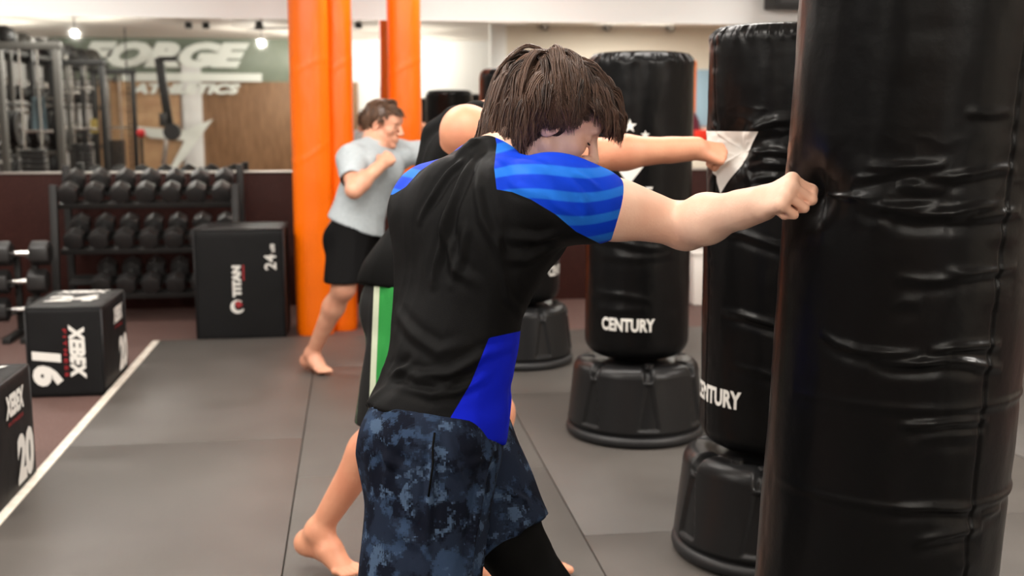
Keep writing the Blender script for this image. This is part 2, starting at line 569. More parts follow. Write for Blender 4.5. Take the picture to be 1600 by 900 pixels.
mr = box_obj('wall_mirror', ((XL + XR) / 2, WALL - 0.008, 1.5775), (XR - XL, 0.014, 1.125), M['mirror'], bevel=0)
tag(mr, 'long wall mirror spanning the back wall above the maroon wainscot', 'mirror')
st = box_obj('mirror_channel', ((XL + XR) / 2, WALL - 0.018, 1.004), (XR - XL, 0.034, 0.018), M['silver'], mr, bevel=0.003)
st.location = -mr.location

# grey mat strips with seams between them, white tape along their left edge
MAT_Z = 0.0
xs_m = [-1.245, -0.245, 0.750, 1.75, 2.75, 3.75]
names = ['wide grey roll-out mat strip nearest the plyo boxes, edged by white tape',
         'grey roll-out mat strip running under the grey-shirted boxer',
         'grey roll-out mat strip running under the row of punching bags',
         'grey roll-out mat strip on the far side behind the nearest punching bag',
         'grey roll-out mat strip last on the right along the wall']
for i in range(5):
    x0, x1 = xs_m[i] + 0.002, xs_m[i + 1] - 0.002
    bm = bmesh.new()
    ys = {0: [-1.0, 0.9, 2.9, 4.905, 7.28], 1: [-1.0, 0.34, 2.34, 4.34, 6.34, 7.28], 2: [-1.0, 1.57, 3.57, 5.57, 7.28]}.get(i, [-1.0, 1.57, 3.57, 5.57, 7.28])
    for a, b in zip(ys[:-1], ys[1:]):
        box_bm(bm, ((x0 + x1) / 2, (a + b) / 2, -0.0145), (x1 - x0, b - a - 0.0014, 0.029), 0.0025)
    o = bm_obj('training_mat', bm, M['mat'], None, True, (0, 0, 0), 0.6)
    tag(o, names[i], 'mat', 'training mats')
o = box_obj('floor_tape', (-1.268, 3.14, -0.0145), (0.044, 8.28, 0.031), M['white_tape'], bevel=0.003)
tag(o, 'long white tape line along the left edge of the grey mats', 'tape')

# ceiling lamps
for i, (lx, ly, k) in enumerate(LIGHTS):
    e = empty('ceiling_light', (lx, ly, CEIL))
    place = ('by the mirror wall' if ly > 6 else 'over the middle of the mats' if ly > 2 else 'towards the front of the gym')
    side = 'left' if lx < -2 else ('centre' if lx < 0.5 else 'right')
    tag(e, 'flat white ceiling lamp %s, %s of the room' % (place, side), 'lamp', 'ceiling lamps')
    bm = bmesh.new()
    for sx in (-1, 1):
        box_bm(bm, (sx * 0.63, 0, -0.035), (0.03, 0.42, 0.07), 0.004); box_bm(bm, (0, sx * 0.2, -0.035), (1.29, 0.03, 0.07), 0.004)
    bm_obj('lamp_frame', bm, M['white_metal'], e, True, (0, 0, 0), 0.6)
    box_obj('diffuser', (0, 0, -0.03), (1.22, 0.37, 0.012), M['lamp'], e, 0.002)

for i, (tx, ty) in enumerate(FRONT_FILL):  # lamp bodies made up for the added frontal fill
    e = empty('front_fill_lamp', (tx, ty, CEIL)); tag(e, 'added fill light shaped as a tilted white spotlight above the near edge of the mats', 'spotlight', 'added fill lights')
    R_ = Matrix.Rotation(math.radians(52), 4, 'X')
    bm = bmesh.new(); box_bm(bm, (0, 0, 0.035), (0.54, 0.26, 0.06), 0.006)
    bmesh.ops.transform(bm, matrix=Matrix.Translation((0, 0.045, -0.115)) @ R_, verts=bm.verts); bm_obj('spotlight_housing', bm, M['white_metal'], e, True, (0, 0, 0), 0.6)
    bm = bmesh.new(); box_bm(bm, (0, 0, 0.002), (0.48, 0.2, 0.006), 0.001)
    bmesh.ops.transform(bm, matrix=Matrix.Translation((0, 0.045, -0.115)) @ R_, verts=bm.verts); bm_obj('diffuser', bm, M['lamp'], e)
    cyl_obj('mounting_arm', (0, 0.0, -0.08), (0, 0, 0), 0.02, M['white_metal'], e)
for i, (gx, gy) in enumerate(GLOBES):
    e = empty('globe_lamp', (gx, gy, CEIL)); tag(e, 'small white globe lamp at the far end of the room, some seen and some added for light', 'lamp', 'globe lamps')
    cyl_obj('lamp_stem', (0, 0, -0.19), (0, 0, 0), 0.008, M['steel_dark'], e, n=8)
    cyl_obj('ceiling_rose', (0, 0, -0.02), (0, 0, 0), 0.05, M['white_metal'], e, n=16)
    cyl_obj('lamp_holder', (0, 0, -0.215), (0, 0, -0.18), 0.03, M['steel_dark'], e, n=16)
    bm = bmesh.new(); bmesh.ops.create_uvsphere(bm, u_segments=16, v_segments=10, radius=0.024); bmesh.ops.translate(bm, vec=(0, 0, -0.24), verts=bm.verts)
    bm_obj('globe', bm, M['globe'], e, True)

# ------------------------------------------------------------------ lettering on the far wall, seen in the mirror
sg = empty('wall_sign', (-3.2, YB + 0.13, 2.0))
tag(sg, 'large white FORGE ATHLETICS lettering on the far wall, seen in the mirror', 'sign')
wm = mat('white_sign_letter', S(246, 252, 246), 0.5)
def mxz(px, py, d=22.45):
    q = P(px, py, d); return q[0], q[2]
def sign_text(body, x0, x1, y0, y1, **kw):
    (ax, az), (bx, bz) = mxz(x0, y1), mxz(x1, y0)
    flat_text('letters', body, bx - ax, bz - az, ((ax + bx) / 2 + 3.2, 0.012, (az + bz) / 2 - 2.0), (1, 0, 0), (0, 0, 1), wm, sg, **kw)
sign_text('FORGE', 150, 398, 72, 110, size=0.5, bold=0.035, shear=0.35)
sign_text('ATHLETICS', 222, 383, 133, 149, size=0.3, bold=0.02, shear=0.3)
def sign_poly(name, pts, t=0.012):
    bm = bmesh.new()
    vs = []
    for px, py in pts:
        x, z = mxz(px, py); vs.append(bm.verts.new((x + 3.2, 0.004, z - 2.0)))
    f = bm.faces.new(vs)
    r = bmesh.ops.extrude_face_region(bm, geom=[f])
    bmesh.ops.translate(bm, vec=(0, t, 0), verts=[g for g in r['geom'] if isinstance(g, bmesh.types.BMVert)])
    bm_obj(name, bm, wm, sg)
sign_poly('underline_bar', [(212, 118), (415, 118), (415, 130), (212, 130)])
sign_poly('wing_mark', [(342, 186), (300, 203), (222, 196), (250, 214), (300, 218), (276, 262), (286, 262)])

# round wall spotlights over the beige inner wall, and a few on the ceiling
def spot(x, y, z, d, label):
    e = empty('spotlight', (x, y, z)); tag(e, label, 'spotlight', 'small dark spotlights')
    cyl_obj('spotlight_housing', (0, 0, 0), d, 0.055, M['steel_dark'], e, 0.06, 20)
    dd = np.array(d) * 1.01
    cyl_obj('lens', tuple(np.array(d) * 0.98), tuple(dd), 0.042, M['chrome'], e, 0.042, 20)
for k, (px, w_) in enumerate([(850, 'nearest the white post'), (950, 'middle one'), (1053, 'farthest from the white post')]):
    q = PM(px, 42, 18.3)
    spot(q[0], -0.99, 2.9, (0, 0.12, -0.02), 'round dark spotlight on the beige inner wall, %s of three' % w_)
for px, w_ in [(560, 'between the orange columns'), (295, 'left one of the pair by the fan'), (322, 'right one of the pair by the fan')]:
    q = PM(px, 40, 17.8)
    spot(q[0], q[1], CEIL, (0, 0, -0.1), 'small dark ceiling spotlight in the mirror, %s' % w_)

# ceiling fan
q = PM(405, 38, 17.6)
e = empty('ceiling_fan', (q[0], q[1], CEIL)); tag(e, 'dark three-bladed ceiling fan seen in the mirror', 'fan')
cyl_obj('motor_housing', (0, 0, -0.14), (0, 0, 0), 0.075, M['steel_dark'], e, 0.05)
for k in range(3):
    a = k * 2.094 + 0.15
    bm = bmesh.new()
    box_bm(bm, (0.31, 0, 0), (0.5, 0.10, 0.008), 0.003, rot=Matrix.Rotation(0.15, 4, 'X'))
    bmesh.ops.transform(bm, matrix=Matrix.Translation((0, 0, -0.11)) @ Matrix.Rotation(a, 4, 'Z'), verts=bm.verts)
    bm_obj('fan_blade', bm, M['steel_dark'], e)

# black loudspeaker over the mirror
e = empty('wall_loudspeaker', (3.62, WALL - 0.02, 2.42)); tag(e, 'black loudspeaker mounted high above the mirror behind the bags', 'loudspeaker')
box_obj('cabinet', (0, -0.14, 0), (0.76, 0.26, 0.34), M['steel_dark'], e, 0.012)
box_obj('speaker_grille', (0, -0.275, 0), (0.70, 0.012, 0.29), M['rubber'], e, 0.004)
box_obj('wall_bracket', (0, 0.0, 0), (0.2, 0.03, 0.12), M['steel_grey'], e)

# white bin by the wall
e = empty('waste_bin', (2.70, 8.38, -0.03)); tag(e, 'slim white bin standing against the maroon wainscot behind the bags', 'bin')
bm = bmesh.new(); v = box_bm(bm, (0, 0, 0.2), (0.27, 0.27, 0.40), 0.02)
for w in bm.verts:
    s_ = 0.88 + 0.12 * (w.co.z / 0.4); w.co.x *= s_; w.co.y *= s_
bm_obj('bin_body', bm, M['white_metal'], e, True, (0, 0, 0), 0.6)
box_obj('bin_lid', (0, 0, 0.41), (0.29, 0.29, 0.03), M['white_metal'], e, 0.01)

# ------------------------------------------------------------------ orange padded columns
def pad_column(x, y, lobes, label):
    e = empty('padded_column', (x, y, -0.03)); tag(e, label, 'column', 'orange padded columns')
    for k, (dx, dy, rx, ry) in enumerate(lobes):
        n, mz = 96, 160
        th = np.linspace(0, 2 * np.pi, n, endpoint=False); z = np.linspace(0, CEIL + 0.03, mz)
        T, Z = np.meshgrid(th, z)
        r = 1 / (np.abs(np.cos(T)) ** 2.6 + np.abs(np.sin(T)) ** 2.6) ** (1 / 2.6)
        pz = np.stack([np.cos(T).ravel() * 2, np.sin(T).ravel() * 2 + k * 9, Z.ravel() * 5], 1)
        w = (fbm(pz, 5 + k) - 0.5) * 0.006
        w += 0.004 * np.exp(-((Z.ravel() - 1.25 - 0.10 * np.sin(T.ravel() + 1)) / 0.008) ** 2) + 0.003 * np.exp(-((Z.ravel() - 1.75 - 0.07 * np.sin(T.ravel() + 2)) / 0.008) ** 2)
        w -= 0.006 * np.exp(-(np.minimum(Z.ravel(), CEIL - Z.ravel()) / 0.02) ** 2)
        R = 1 + w / rx
        V = np.stack([dx + rx * r.ravel() * R * np.cos(T).ravel(), dy + ry * r.ravel() * R * np.sin(T).ravel(), Z.ravel()], 1)
        i = np.arange(mz - 1)[:, None] * n; j = np.arange(n)[None]
        Fq = np.stack([i + j, i + (j + 1) % n, i + n + (j + 1) % n, i + n + j], -1).reshape(-1, 4)
        mesh_obj('column_pad', V, Fq, M['orange'], e, world_verts=False)
    bm = bmesh.new()
    for dx, dy, rx, ry in lobes:
        box_bm(bm, (dx, dy + ry * 0.97, 1.5), (0.035, 0.012, 2.9), 0.004)
    bm_obj('fastening_strip', bm, M['orange'], e)
pad_column(-0.2, 7.62, [(-0.07, -0.05, 0.128, 0.13), (0.115, 0.08, 0.095, 0.11)], 'orange vinyl padded column of two round pads, beside the grey-shirted boxer')
pad_column(0.36, 7.72, [(-0.005, -0.03, 0.112, 0.12)], 'single orange vinyl padded column behind the grey-shirted boxer')

# ------------------------------------------------------------------ plyo boxes
def soft_box(w, d, h, seed):
    """slightly padded box with soft edges, local: x width, y depth, z up, origin at base centre"""
    n = 26
    bm = bmesh.new(); bmesh.ops.create_cube(bm, size=1.0)
    bmesh.ops.subdivide_edges(bm, edges=bm.edges[:], cuts=n, use_grid_fill=True)
    V = np.array([tuple(v.co) for v in bm.verts]); S_ = np.array([w, d, h]); r = 0.018
    q = V * S_
    inner = S_ / 2 - r
    c = np.clip(q, -inner, inner); dlt = q - c
    L = np.linalg.norm(dlt, axis=1)[:, None] + 1e-9
    q = c + dlt / L * np.minimum(L, r)
    nr = dlt / L
    e = np.max(np.sort(np.abs(V), 1)[:, 1:2], axis=1)
    bulge = 0.006 * np.prod(np.cos(np.pi * np.clip(np.sort(np.abs(V), 1)[:, :2], 0, .5)), axis=1) + (fbm(q * 9 + seed, seed) - 0.5) * 0.006
    q = q + nr * bulge[:, None]
    q[:, 2] += h / 2
    for v, p in zip(bm.verts, q): v.co = p
    return bm

def plyo(name, cx, cy, z, w, d, h, rz, label, seed):
    e = empty(name, (cx, cy, z), rz); tag(e, label, 'plyo box', 'soft black plyo boxes')
    bm_obj('box_body', soft_box(w, d, h, seed), M['box_black'], e, True)
    # sewn edges
    bm = bmesh.new(); r = 0.004
    for sx in (-1, 1):
        for sy in (-1, 1):
            cyl_bm(bm, (sx * (w / 2 - .004), sy * (d / 2 - .004), 0.02), (sx * (w / 2 - .004), sy * (d / 2 - .004), h - 0.012), r, n=8)
        cyl_bm(bm, (sx * (w / 2 - .004), -d / 2 + .012, h - .004), (sx * (w / 2 - .004), d / 2 - .012, h - .004), r, n=8)
        cyl_bm(bm, (-w / 2 + .012, sx * (d / 2 - .004), h - .004), (w / 2 - .012, sx * (d / 2 - .004), h - .004), r, n=8)
    bm_obj('sewn_piping', bm, M['seam'], e, True)
    return e
X_, Y_, Z_ = np.eye(3)
def xebex_box(cx, cy, w, d, h, rz, label, seed):
    e = plyo('plyo_box', cx, cy, -0.03, w, d, h, rz, label, seed)
    o = 0.009
    # front face: lettering turned on its side, reading downward
    flat_text('lettering', 'XEBEX', 0.285, 0.078, (0.064, -d / 2 - o, h * 0.51), -Z_, X_, M['print'], e, size=.1, bold=.006, shear=.15)
    flat_text('small_lettering', 'FITNESS', 0.25, 0.018, (0.005, -d / 2 - o, h * 0.50), -Z_, X_, M['red_print'], e, size=.1, bold=.003, spacing=1.5)
    flat_text('number', '16', 0.19, 0.15, (-0.115, -d / 2 - o, h * 0.30), -Z_ , X_, M['print'], e, size=.2, bold=.012) if False else \
        flat_text('number', '16', 0.185, 0.150, (-0.088, -d / 2 - o, h * 0.33), -Z_, X_, M['print'], e, size=.2, bold=.012, shear=.1)
    # right face: upright lettering, narrow
    flat_text('lettering', 'XEBEX', 0.23, 0.085, (w / 2 + o, 0.05, h * 0.80), Y_, Z_, M['print'], e, size=.1, bold=.006, shear=.15)
    flat_text('small_lettering', 'FITNESS', 0.18, 0.014, (w / 2 + o, 0.05, h * 0.66), Y_, Z_, M['red_print'], e, size=.1, bold=.003, spacing=1.4)
    flat_text('number', '20', 0.22, 0.19, (w / 2 + o, 0.14, h * 0.32), Y_, Z_, M['print'], e, size=.2, bold=.012, shear=.1)
    # top face
    flat_text('lettering', 'XEBEX', 0.27, 0.10, (0.0, 0.17, h + o), X_, Y_, M['print'], e, size=.1, bold=.006, shear=.1)
    flat_text('number', '24', 0.26, 0.20, (0.0, -0.06, h + o), X_, Y_, M['print'], e, size=.2, bold=.012)
    return e
xebex_box(-1.4925, 6.235, 0.385, 0.60, 0.475, 0.0, 'black soft plyo box marked 16, standing whole in view beyond the tape line', 3)
xebex_box(-1.475, 4.26, 0.385, 0.60, 0.475, 0.0, 'black soft plyo box marked 20, cut off by the left edge of the photo', 8)

e = plyo('plyo_box', -0.735, 7.55, -0.03, 0.57, 0.50, 0.735, 0.0, 'tall black plyo box marked TITAN 24, in front of the orange column', 5)
yf = -0.25 - 0.009
flat_text('lettering', 'TITAN', 0.205, 0.055, (-0.02, yf, 0.40), Z_, -X_, M['print'], e, size=.1, bold=.008)
flat_text('number', '24', 0.10, 0.075, (0.195, yf, 0.52), Z_, -X_, M['print'], e, size=.1, bold=.002)
flat_text('small_lettering', 'x30', 0.055, 0.03, (0.212, yf, 0.61), Z_, -X_, M['print'], e, size=.1, bold=.004)
bm = bmesh.new()     # ring emblem with a red point
for k in range(22):
    a0 = math.radians(50 + k * 13); a1 = math.radians(50 + (k + 1) * 13)
    ro0, ro1 = 0.045, 0.045; wi = 0.020 * math.sin(math.pi * (k + 1) / 24) + 0.006
    p = [(math.cos(a0) * ro0, math.sin(a0) * ro0), (math.cos(a1) * ro0, math.sin(a1) * ro0), (math.cos(a1) * (ro0 - wi), math.sin(a1) * (ro0 - wi)), (math.cos(a0) * (ro0 - wi), math.sin(a0) * (ro0 - wi))]
    bm.faces.new([bm.verts.new((-0.02 + a, yf, 0.235 + b)) for a, b in p])
bm_obj('ring_emblem', bm, M['print'], e)
bm = bmesh.new(); bm.faces.new([bm.verts.new(v) for v in [(-0.02, yf - .001, 0.225), (0.015, yf - .001, 0.245), (-0.01, yf - .001, 0.275), (-0.04, yf - .001, 0.262)]])
bm_obj('red_emblem_point', bm, M['red_print'], e)
bm = bmesh.new(); box_bm(bm, (0.024, yf, 0.455), (0.01, 0.001, 0.10)); bm_obj('red_stripe', bm, M['red_print'], e)

# ------------------------------------------------------------------ dumbbells
def hex_head(bm, c, ax, r, L):
    n0 = len(bm.verts)
    a = Vector(c) - Vector(ax) * L / 2; b = Vector(c) + Vector(ax) * L / 2
    vs = cyl_bm(bm, a, b, r, r, 6)
    es = list({e for v in vs for e in v.link_edges})
    bmesh.ops.bevel(bm, geom=es, offset=r * 0.14, segments=2, profile=0.5, affect='EDGES')
def make_dumbbell(L, r, hl, tilt=0.0):
    """axis along local y"""
    e = empty('hex_dumbbell', (0, 0, 0))
    for s_ in (-1, 1):
        bm = bmesh.new(); hex_head(bm, (0, s_ * (L / 2 - hl / 2), 0), (0, 1, 0), r, hl)
        bm_obj('dumbbell_head', bm, M['rubber'], e, True, (0, 0, 0), 0.5)
    n = 14; ys = np.linspace(-(L / 2 - hl), L / 2 - hl, n)
    rr = 0.0145 + 0.004 * np.cos(ys / (L / 2 - hl) * math.pi / 2)
    v, f = tube_mesh(np.stack([0 * ys, ys, 0 * ys], 1), rr, 14)
    mesh_obj('handle', v, f, M['chrome'], e, world_verts=False)
    return e
def dup(root, loc, rot, label, group=None):
    r = root.copy(); COL.objects.link(r); r.location = loc; r.rotation_euler = rot
    r['label'] = label
    if group: r['group'] = group
    for ch in list(root.children):
        c = ch.copy(); COL.objects.link(c); c.parent = r
    return r
RX0, RX1 = -2.06, -0.83
rk = empty('dumbbell_rack', ((RX0 + RX1) / 2, 8.3, -0.03)); tag(rk, 'three-tier black dumbbell rack under the mirror', 'rack')
W2 = (RX1 - RX0) / 2
for s_ in (-1, 1):
    bm = bmesh.new()
    box_bm(bm, (s_ * W2, -0.20, 0.50), (0.05, 0.05, 0.96), 0.004, rot=Matrix.Rotation(-0.10, 4, 'X'))
    box_bm(bm, (s_ * W2, 0.22, 0.56), (0.05, 0.05, 1.08), 0.004)
    box_bm(bm, (s_ * W2, 0.0, 0.035), (0.06, 0.72, 0.06), 0.004)
    bm_obj('side_frame', bm, M['steel_dark'], rk, True, (0, 0, 0), 0.6)
TIERS = [(0.86, 0.99), (0.54, 0.67), (0.22, 0.35)]
for zf, zb in TIERS:
    bm = bmesh.new()
    for yy, zz in ((-0.19, zf), (-0.06, zf + (zb - zf) * .4), (0.10, zb)):
        pass
    a = math.atan2(zb - zf, 0.34)
    rot = Matrix.Rotation(a, 4, 'X')
    for yo in (-0.095, 0.095):
        c, s2 = math.cos(a), math.sin(a)
        box_bm(bm, (0, -0.02 + yo * c, (zf + zb) / 2 - 0.05 + yo * s2), (2 * W2 - 0.05, 0.10, 0.012), 0.002, rot=rot)
        box_bm(bm, (0, -0.02 + (yo * 1.5) * c, (zf + zb) / 2 - 0.045 + yo * 1.5 * s2), (2 * W2 - 0.05, 0.012, 0.04), 0.002, rot=rot)
    bm_obj('shelf_tier', bm, M['steel_dark'], rk, True, (0, 0, 0), 0.6)
proto = make_dumbbell(0.345, 0.074, 0.115)
used = False
tn = ['top', 'middle', 'bottom']; on = ['first', 'second', 'third', 'fourth', 'fifth', 'sixth', 'seventh']
for t, (zf, zb) in enumerate(TIERS):
    a = math.atan2(zb - zf, 0.34)
    for k in range(7):
        if t == 2 and k == 0: continue
        x = RX0 + 0.095 + k * (RX1 - RX0 - 0.19) / 6 + (0.02 if t else 0) * (1 - k / 6)
        loc = (x, 8.28, (zf + zb) / 2 - 0.03 + 0.036)
        lab = 'black hex dumbbell on the %s tier of the dumbbell rack, %s from the left' % (tn[t], on[k])
        if not used:
            proto.location = loc; proto.rotation_euler = (a, 0, 0); proto['label'] = lab; used = True
            proto['category'] = 'dumbbell'; proto['group'] = 'dumbbells on the three-tier rack'
        else:
            dup(proto, loc, (a, 0, 0), lab)
# heavier pairs on a small stand at the left
sd = empty('dumbbell_stand', (-2.17, 7.68, -0.03)); tag(sd, 'low black stand of heavy dumbbells left of the dumbbell rack', 'stand')
bm = bmesh.new()
for s_ in (-1, 1):
    box_bm(bm, (s_ * 0.055, 0.10, 0.28), (0.04, 0.04, 0.56), 0.003); box_bm(bm, (s_ * 0.055, 0, 0.02), (0.05, 0.5, 0.04), 0.003)
bm_obj('post', bm, M['steel_dark'], sd, True, (0, 0, 0), 0.6)
proto2 = make_dumbbell(0.36, 0.085, 0.12)
for k, (z, x) in enumerate([(0.53, -2.16), (0.345, -2.185), (0.16, -2.20)]):
    for s_ in (-1, 1): box_obj('saddle', (s_ * 0.055, 0.02, z + 0.005), (0.03, 0.16, 0.012), M['steel_dark'], sd, 0.002)
    lab = 'heavy hex dumbbell with chrome handle on the low stand, %s of three' % ['top', 'middle', 'lowest'][k]
    if k == 0:
        proto2.location = (x, 7.66, z); proto2.rotation_euler = (0, 0, math.pi / 2)
        tag(proto2, lab, 'dumbbell', 'heavy dumbbells on the low stand')
    else: dup(proto2, (x, 7.66, z), (0, 0, math.pi / 2), lab)

# ------------------------------------------------------------------ gym equipment that only the mirror shows
RXX = -4.6
rg = empty('storage_rig', (RXX, 0.2, -0.03)); tag(rg, 'long dark steel storage rig with top shelf, seen at the left of the mirror', 'rig')
for k in range(9):
    y = -3.9 + k * 0.97
    for x in (-0.28, 0.28):
        bm = bmesh.new(); box_bm(bm, (x, y, 1.2), (0.06, 0.06, 2.4), 0.004); bm_obj('upright', bm, M['steel_dark' if k % 3 else 'steel_grey'], rg, True, (0, 0, 0), 0.6)
for k in range(12):
    box_obj('header_slat', (-0.28, 3.8 - k * 0.21, 2.62), (0.03, 0.07 + 0.03 * (k % 3 == 0), 0.42), M['steel_dark'], rg)
for z_ in (2.42, 2.82): box_obj('header_rail', (-0.28, 2.65, z_), (0.035, 2.5, 0.04), M['steel_dark'], rg)
for z in (2.28, 1.62, 0.95, 0.4):
    bm = bmesh.new()
    for x in (-0.28, 0.28): box_bm(bm, (x, 0, z), (0.05, 7.8, 0.05), 0.004)
    for k in range(24): box_bm(bm, (0, -3.8 + k * 0.33, z + 0.005), (0.52, 0.03, 0.03), 0.002)
    bm_obj('shelf_rail', bm, M['steel_dark'], rg, True, (0, 0, 0), 0.6)
def one(name, verts_faces, m, loc, label, cat, group=None, rot=(0, 0, 0)):
    o = mesh_obj(name, verts_faces[0], verts_faces[1], m, None, world_verts=False); o.location = loc; o.rotation_euler = rot
    return tag(o, label, cat, group)
def ball(r):
    bm = bmesh.new(); bmesh.ops.create_uvsphere(bm, u_segments=24, v_segments=16, radius=r)
    for v in bm.verts:
        v.co *= 1 - 0.02 * (abs(math.sin(math.atan2(v.co.y, v.co.x) * 3)) < 0.12)
    return bm
for k in range(18):
    r = 0.15 if k % 3 else 0.17
    o = bm_obj('medicine_ball', ball(r), M['rubber'] if k % 5 else M['steel_grey'], None, True, (RXX + 0.05 * (-1) ** k, -3.55 + k * 0.42, 2.29 + r))
    tag(o, 'dark medicine ball on the top shelf of the storage rig', 'ball', 'medicine balls on the storage rig')
def plate_bm(r, t):
    bm = bmesh.new()
    prof = [(0.026, t * .5), (0.05, t * .5), (0.055, t * .35), (r * .78, t * .3), (r * .82, t * .5), (r * .97, t * .5), (r, t * .4)]
    prof = prof + [(a, -b) for a, b in prof[::-1]]
    n = 40; rings = [[bm.verts.new((b, a * math.cos(2 * math.pi * j / n), a * math.sin(2 * math.pi * j / n))) for j in range(n)] for a, b in prof]
    for i in range(len(prof)):
        A, B = rings[i], rings[(i + 1) % len(prof)]
        for j in range(n): bm.faces.new((A[j], A[(j + 1) % n], B[(j + 1) % n], B[j]))
    return bm
def kettlebell(s):
    e = empty('kettlebell', (0, 0, 0))
    bm = bmesh.new(); bmesh.ops.create_uvsphere(bm, u_segments=20, v_segments=12, radius=0.1 * s)
    for v in bm.verts: v.co.z = max(v.co.z, -0.085 * s) + 0.085 * s
    bm_obj('kettlebell_body', bm, M['rubber'], e, True)
    a = np.linspace(-.5, math.pi + .5, 17)
    v, f = tube_mesh(np.stack([np.cos(a) * .062 * s, 0 * a, .205 * s + np.sin(a) * .055 * s], 1), .016 * s, 10)
    mesh_obj('kettlebell_handle', v, f, M['chrome' if s > 1.05 else 'rubber'], e, world_verts=False)
    return e
for zi, (z, nm) in enumerate(((1.655, 'upper'), (0.985, 'middle'))):
    kb = None
    for k in range(15):
        y = -3.5 + k * 0.49
        loc = (RXX + 0.03, y, z); lab = 'dark kettlebell standing on the %s shelf of the storage rig' % nm
        if kb is None:
            kb = kettlebell(1.1 if zi == 0 else 1.25); kb.location = loc; kb.rotation_euler = (0, 0, 1.2); tag(kb, lab, 'kettlebell', 'kettlebells on the %s shelf' % nm)
        else: dup(kb, loc, (0, 0, 1.2), lab)
k = 0
for y in (3.3, 2.35, 1.4, 0.4):
    for z, r in ((1.28, 0.225), (0.70, 0.19)):
        for t in range(2):
            o = bm_obj('weight_plate', plate_bm(r, 0.055), M['rubber'], None, True, (RXX + 0.335 + t * 0.06, y, z), 0.6)
            tag(o, '%s black weight plate hung on a peg of the storage rig' % ('large' if r > .2 else 'smaller'), 'weight plate', 'large plates on the rig' if r > .2 else 'smaller plates on the rig')
        cyl_obj('plate_peg', (0.28, y - 0.2, z + 0.03), (0.45, y - 0.2, z + 0.03), 0.024, M['chrome'], rg)
# barbells in gun-rack fashion, sleeves shining
for k in range(8):
    d = 14.2 + k * 0.95
    y = 2 * WALL - d
    z = 1.38 + k * 0.10
    e = empty('barbell', (RXX + 0.02, y, z)); tag(e, 'stored barbell with shining chrome sleeve end, seen in the mirror', 'barbell', 'barbells on the storage rig')
    cyl_obj('bar_shaft', (-0.8, 0, 0), (0.16, 0, 0), 0.014, M['steel_grey'], e); cyl_obj('bar_sleeve', (0.16, 0, 0), (0.5, 0, 0), 0.025, M['chrome'], e)
    cyl_obj('bar_collar', (0.14, 0, 0), (0.165, 0, 0), 0.04, M['chrome'], e)
# cable machines between rig and wall
RIGGED = 0
def cable_machine(px, d, h, label, mt):
    q = PM(px, 200, d)
    e = empty('cable_machine', (q[0], q[1], -0.03), 0.1); tag(e, label, 'cable machine', 'cable machines in the mirror')
    for x in (-0.32, 0.32):
        bm = bmesh.new(); box_bm(bm, (x, 0, h / 2), (0.07, 0.09, h), 0.006); bm_obj('upright', bm, mt, e, True, (0, 0, 0), 0.6)
        box_obj('foot_rail', (x, 0, 0.03), (0.08, 0.9, 0.06), mt, e)
    box_obj('top_beam', (0, 0, h), (0.74, 0.1, 0.08), mt, e)
    bm = bmesh.new()
    for k in range(14): box_bm(bm, (0, 0, 0.25 + k * 0.062), (0.26, 0.12, 0.055), 0.004)
    bm_obj('weight_stack', bm, M['rubber'], e, True, (0, 0, 0), 0.6)
    for x in (-0.1, 0.1): cyl_obj('guide_rod', (x, 0, 0.1), (x, 0, h - 0.04), 0.012, M['chrome'], e, n=10)
    bm = bmesh.new(); cyl_bm(bm, (-0.015, -0.12, h - 0.12), (0.015, -0.12, h - 0.12), 0.06); bm_obj('pulley', bm, M['rubber'], e, True, (0, 0, 0), 0.6)
    cyl_obj('cable', (0, -0.18, h - 0.12), (0, -0.18, 1.3), 0.005, M['steel_dark'], e, n=6)
    cyl_obj('grip_bar', (-0.16, -0.18, 1.29), (0.16, -0.18, 1.29), 0.016, M['chrome'], e)
    box_obj('seat_pad', (0, -0.45, 0.5), (0.3, 0.35, 0.08), M['rubber'], e, 0.02)
    box_obj('seat_support', (0, -0.3, 0.25), (0.06, 0.5, 0.5), mt, e)
cable_machine(52, 12.8, 2.25, 'grey cable machine with weight stack, at the left end of the mirror', M['steel_grey'])
cable_machine(128, 15.6, 2.2, 'dark cable machine reflected in the mirror, in the middle of three', M['steel_dark'])
cable_machine(181, 18.6, 2.2, 'dark cable machine farthest back in the mirror', M['steel_dark'])
# hanging cloths and a chain
def cloth(px, py, d, w, h, m, label, cat, name):
    q = PM(px, py, d)
    nx, nz = 20, 16
    V = []
    for k in range(nz):
        for i in range(nx):
            u = i / (nx - 1) - .5; V.append((u * w * (0.8 + 0.2 * k / nz), 0.03 * math.sin(u * 16 + 0.6 * math.sin(k * .4)) * (0.4 + k / nz), -k / (nz - 1) * h))
    for k in range(nz):
        for i in range(nx):
            v = V[k * nx + i]; V.append((v[0], v[1] + 0.008, v[2]))
    N = nx * nz
    Fc = []
    for k in range(nz - 1):
        for i in range(nx - 1):
            a = k * nx + i; Fc.append((a, a + 1, a + nx + 1, a + nx)); Fc.append((N + a + nx, N + a + nx + 1, N + a + 1, N + a))
    for i in range(nx - 1):
        Fc.append((i + 1, i, N + i, N + i + 1)); a = (nz - 1) * nx + i; Fc.append((a, a + 1, N + a + 1, N + a))
    for k in range(nz - 1):
        a = k * nx; Fc.append((a, a + nx, N + a + nx, N + a)); a = k * nx + nx - 1; Fc.append((a + nx, a, N + a, N + a + nx))
    one(name, (V, Fc), m, (q[0], q[1], q[2]), label, cat)
cloth(60, 152, 13.6, 0.20, 0.42, mat('blue_grey_towel', S(112, 132, 140), 0.9), 'blue-grey towel hanging on the gym equipment in the mirror', 'towel', 'hanging_towel')
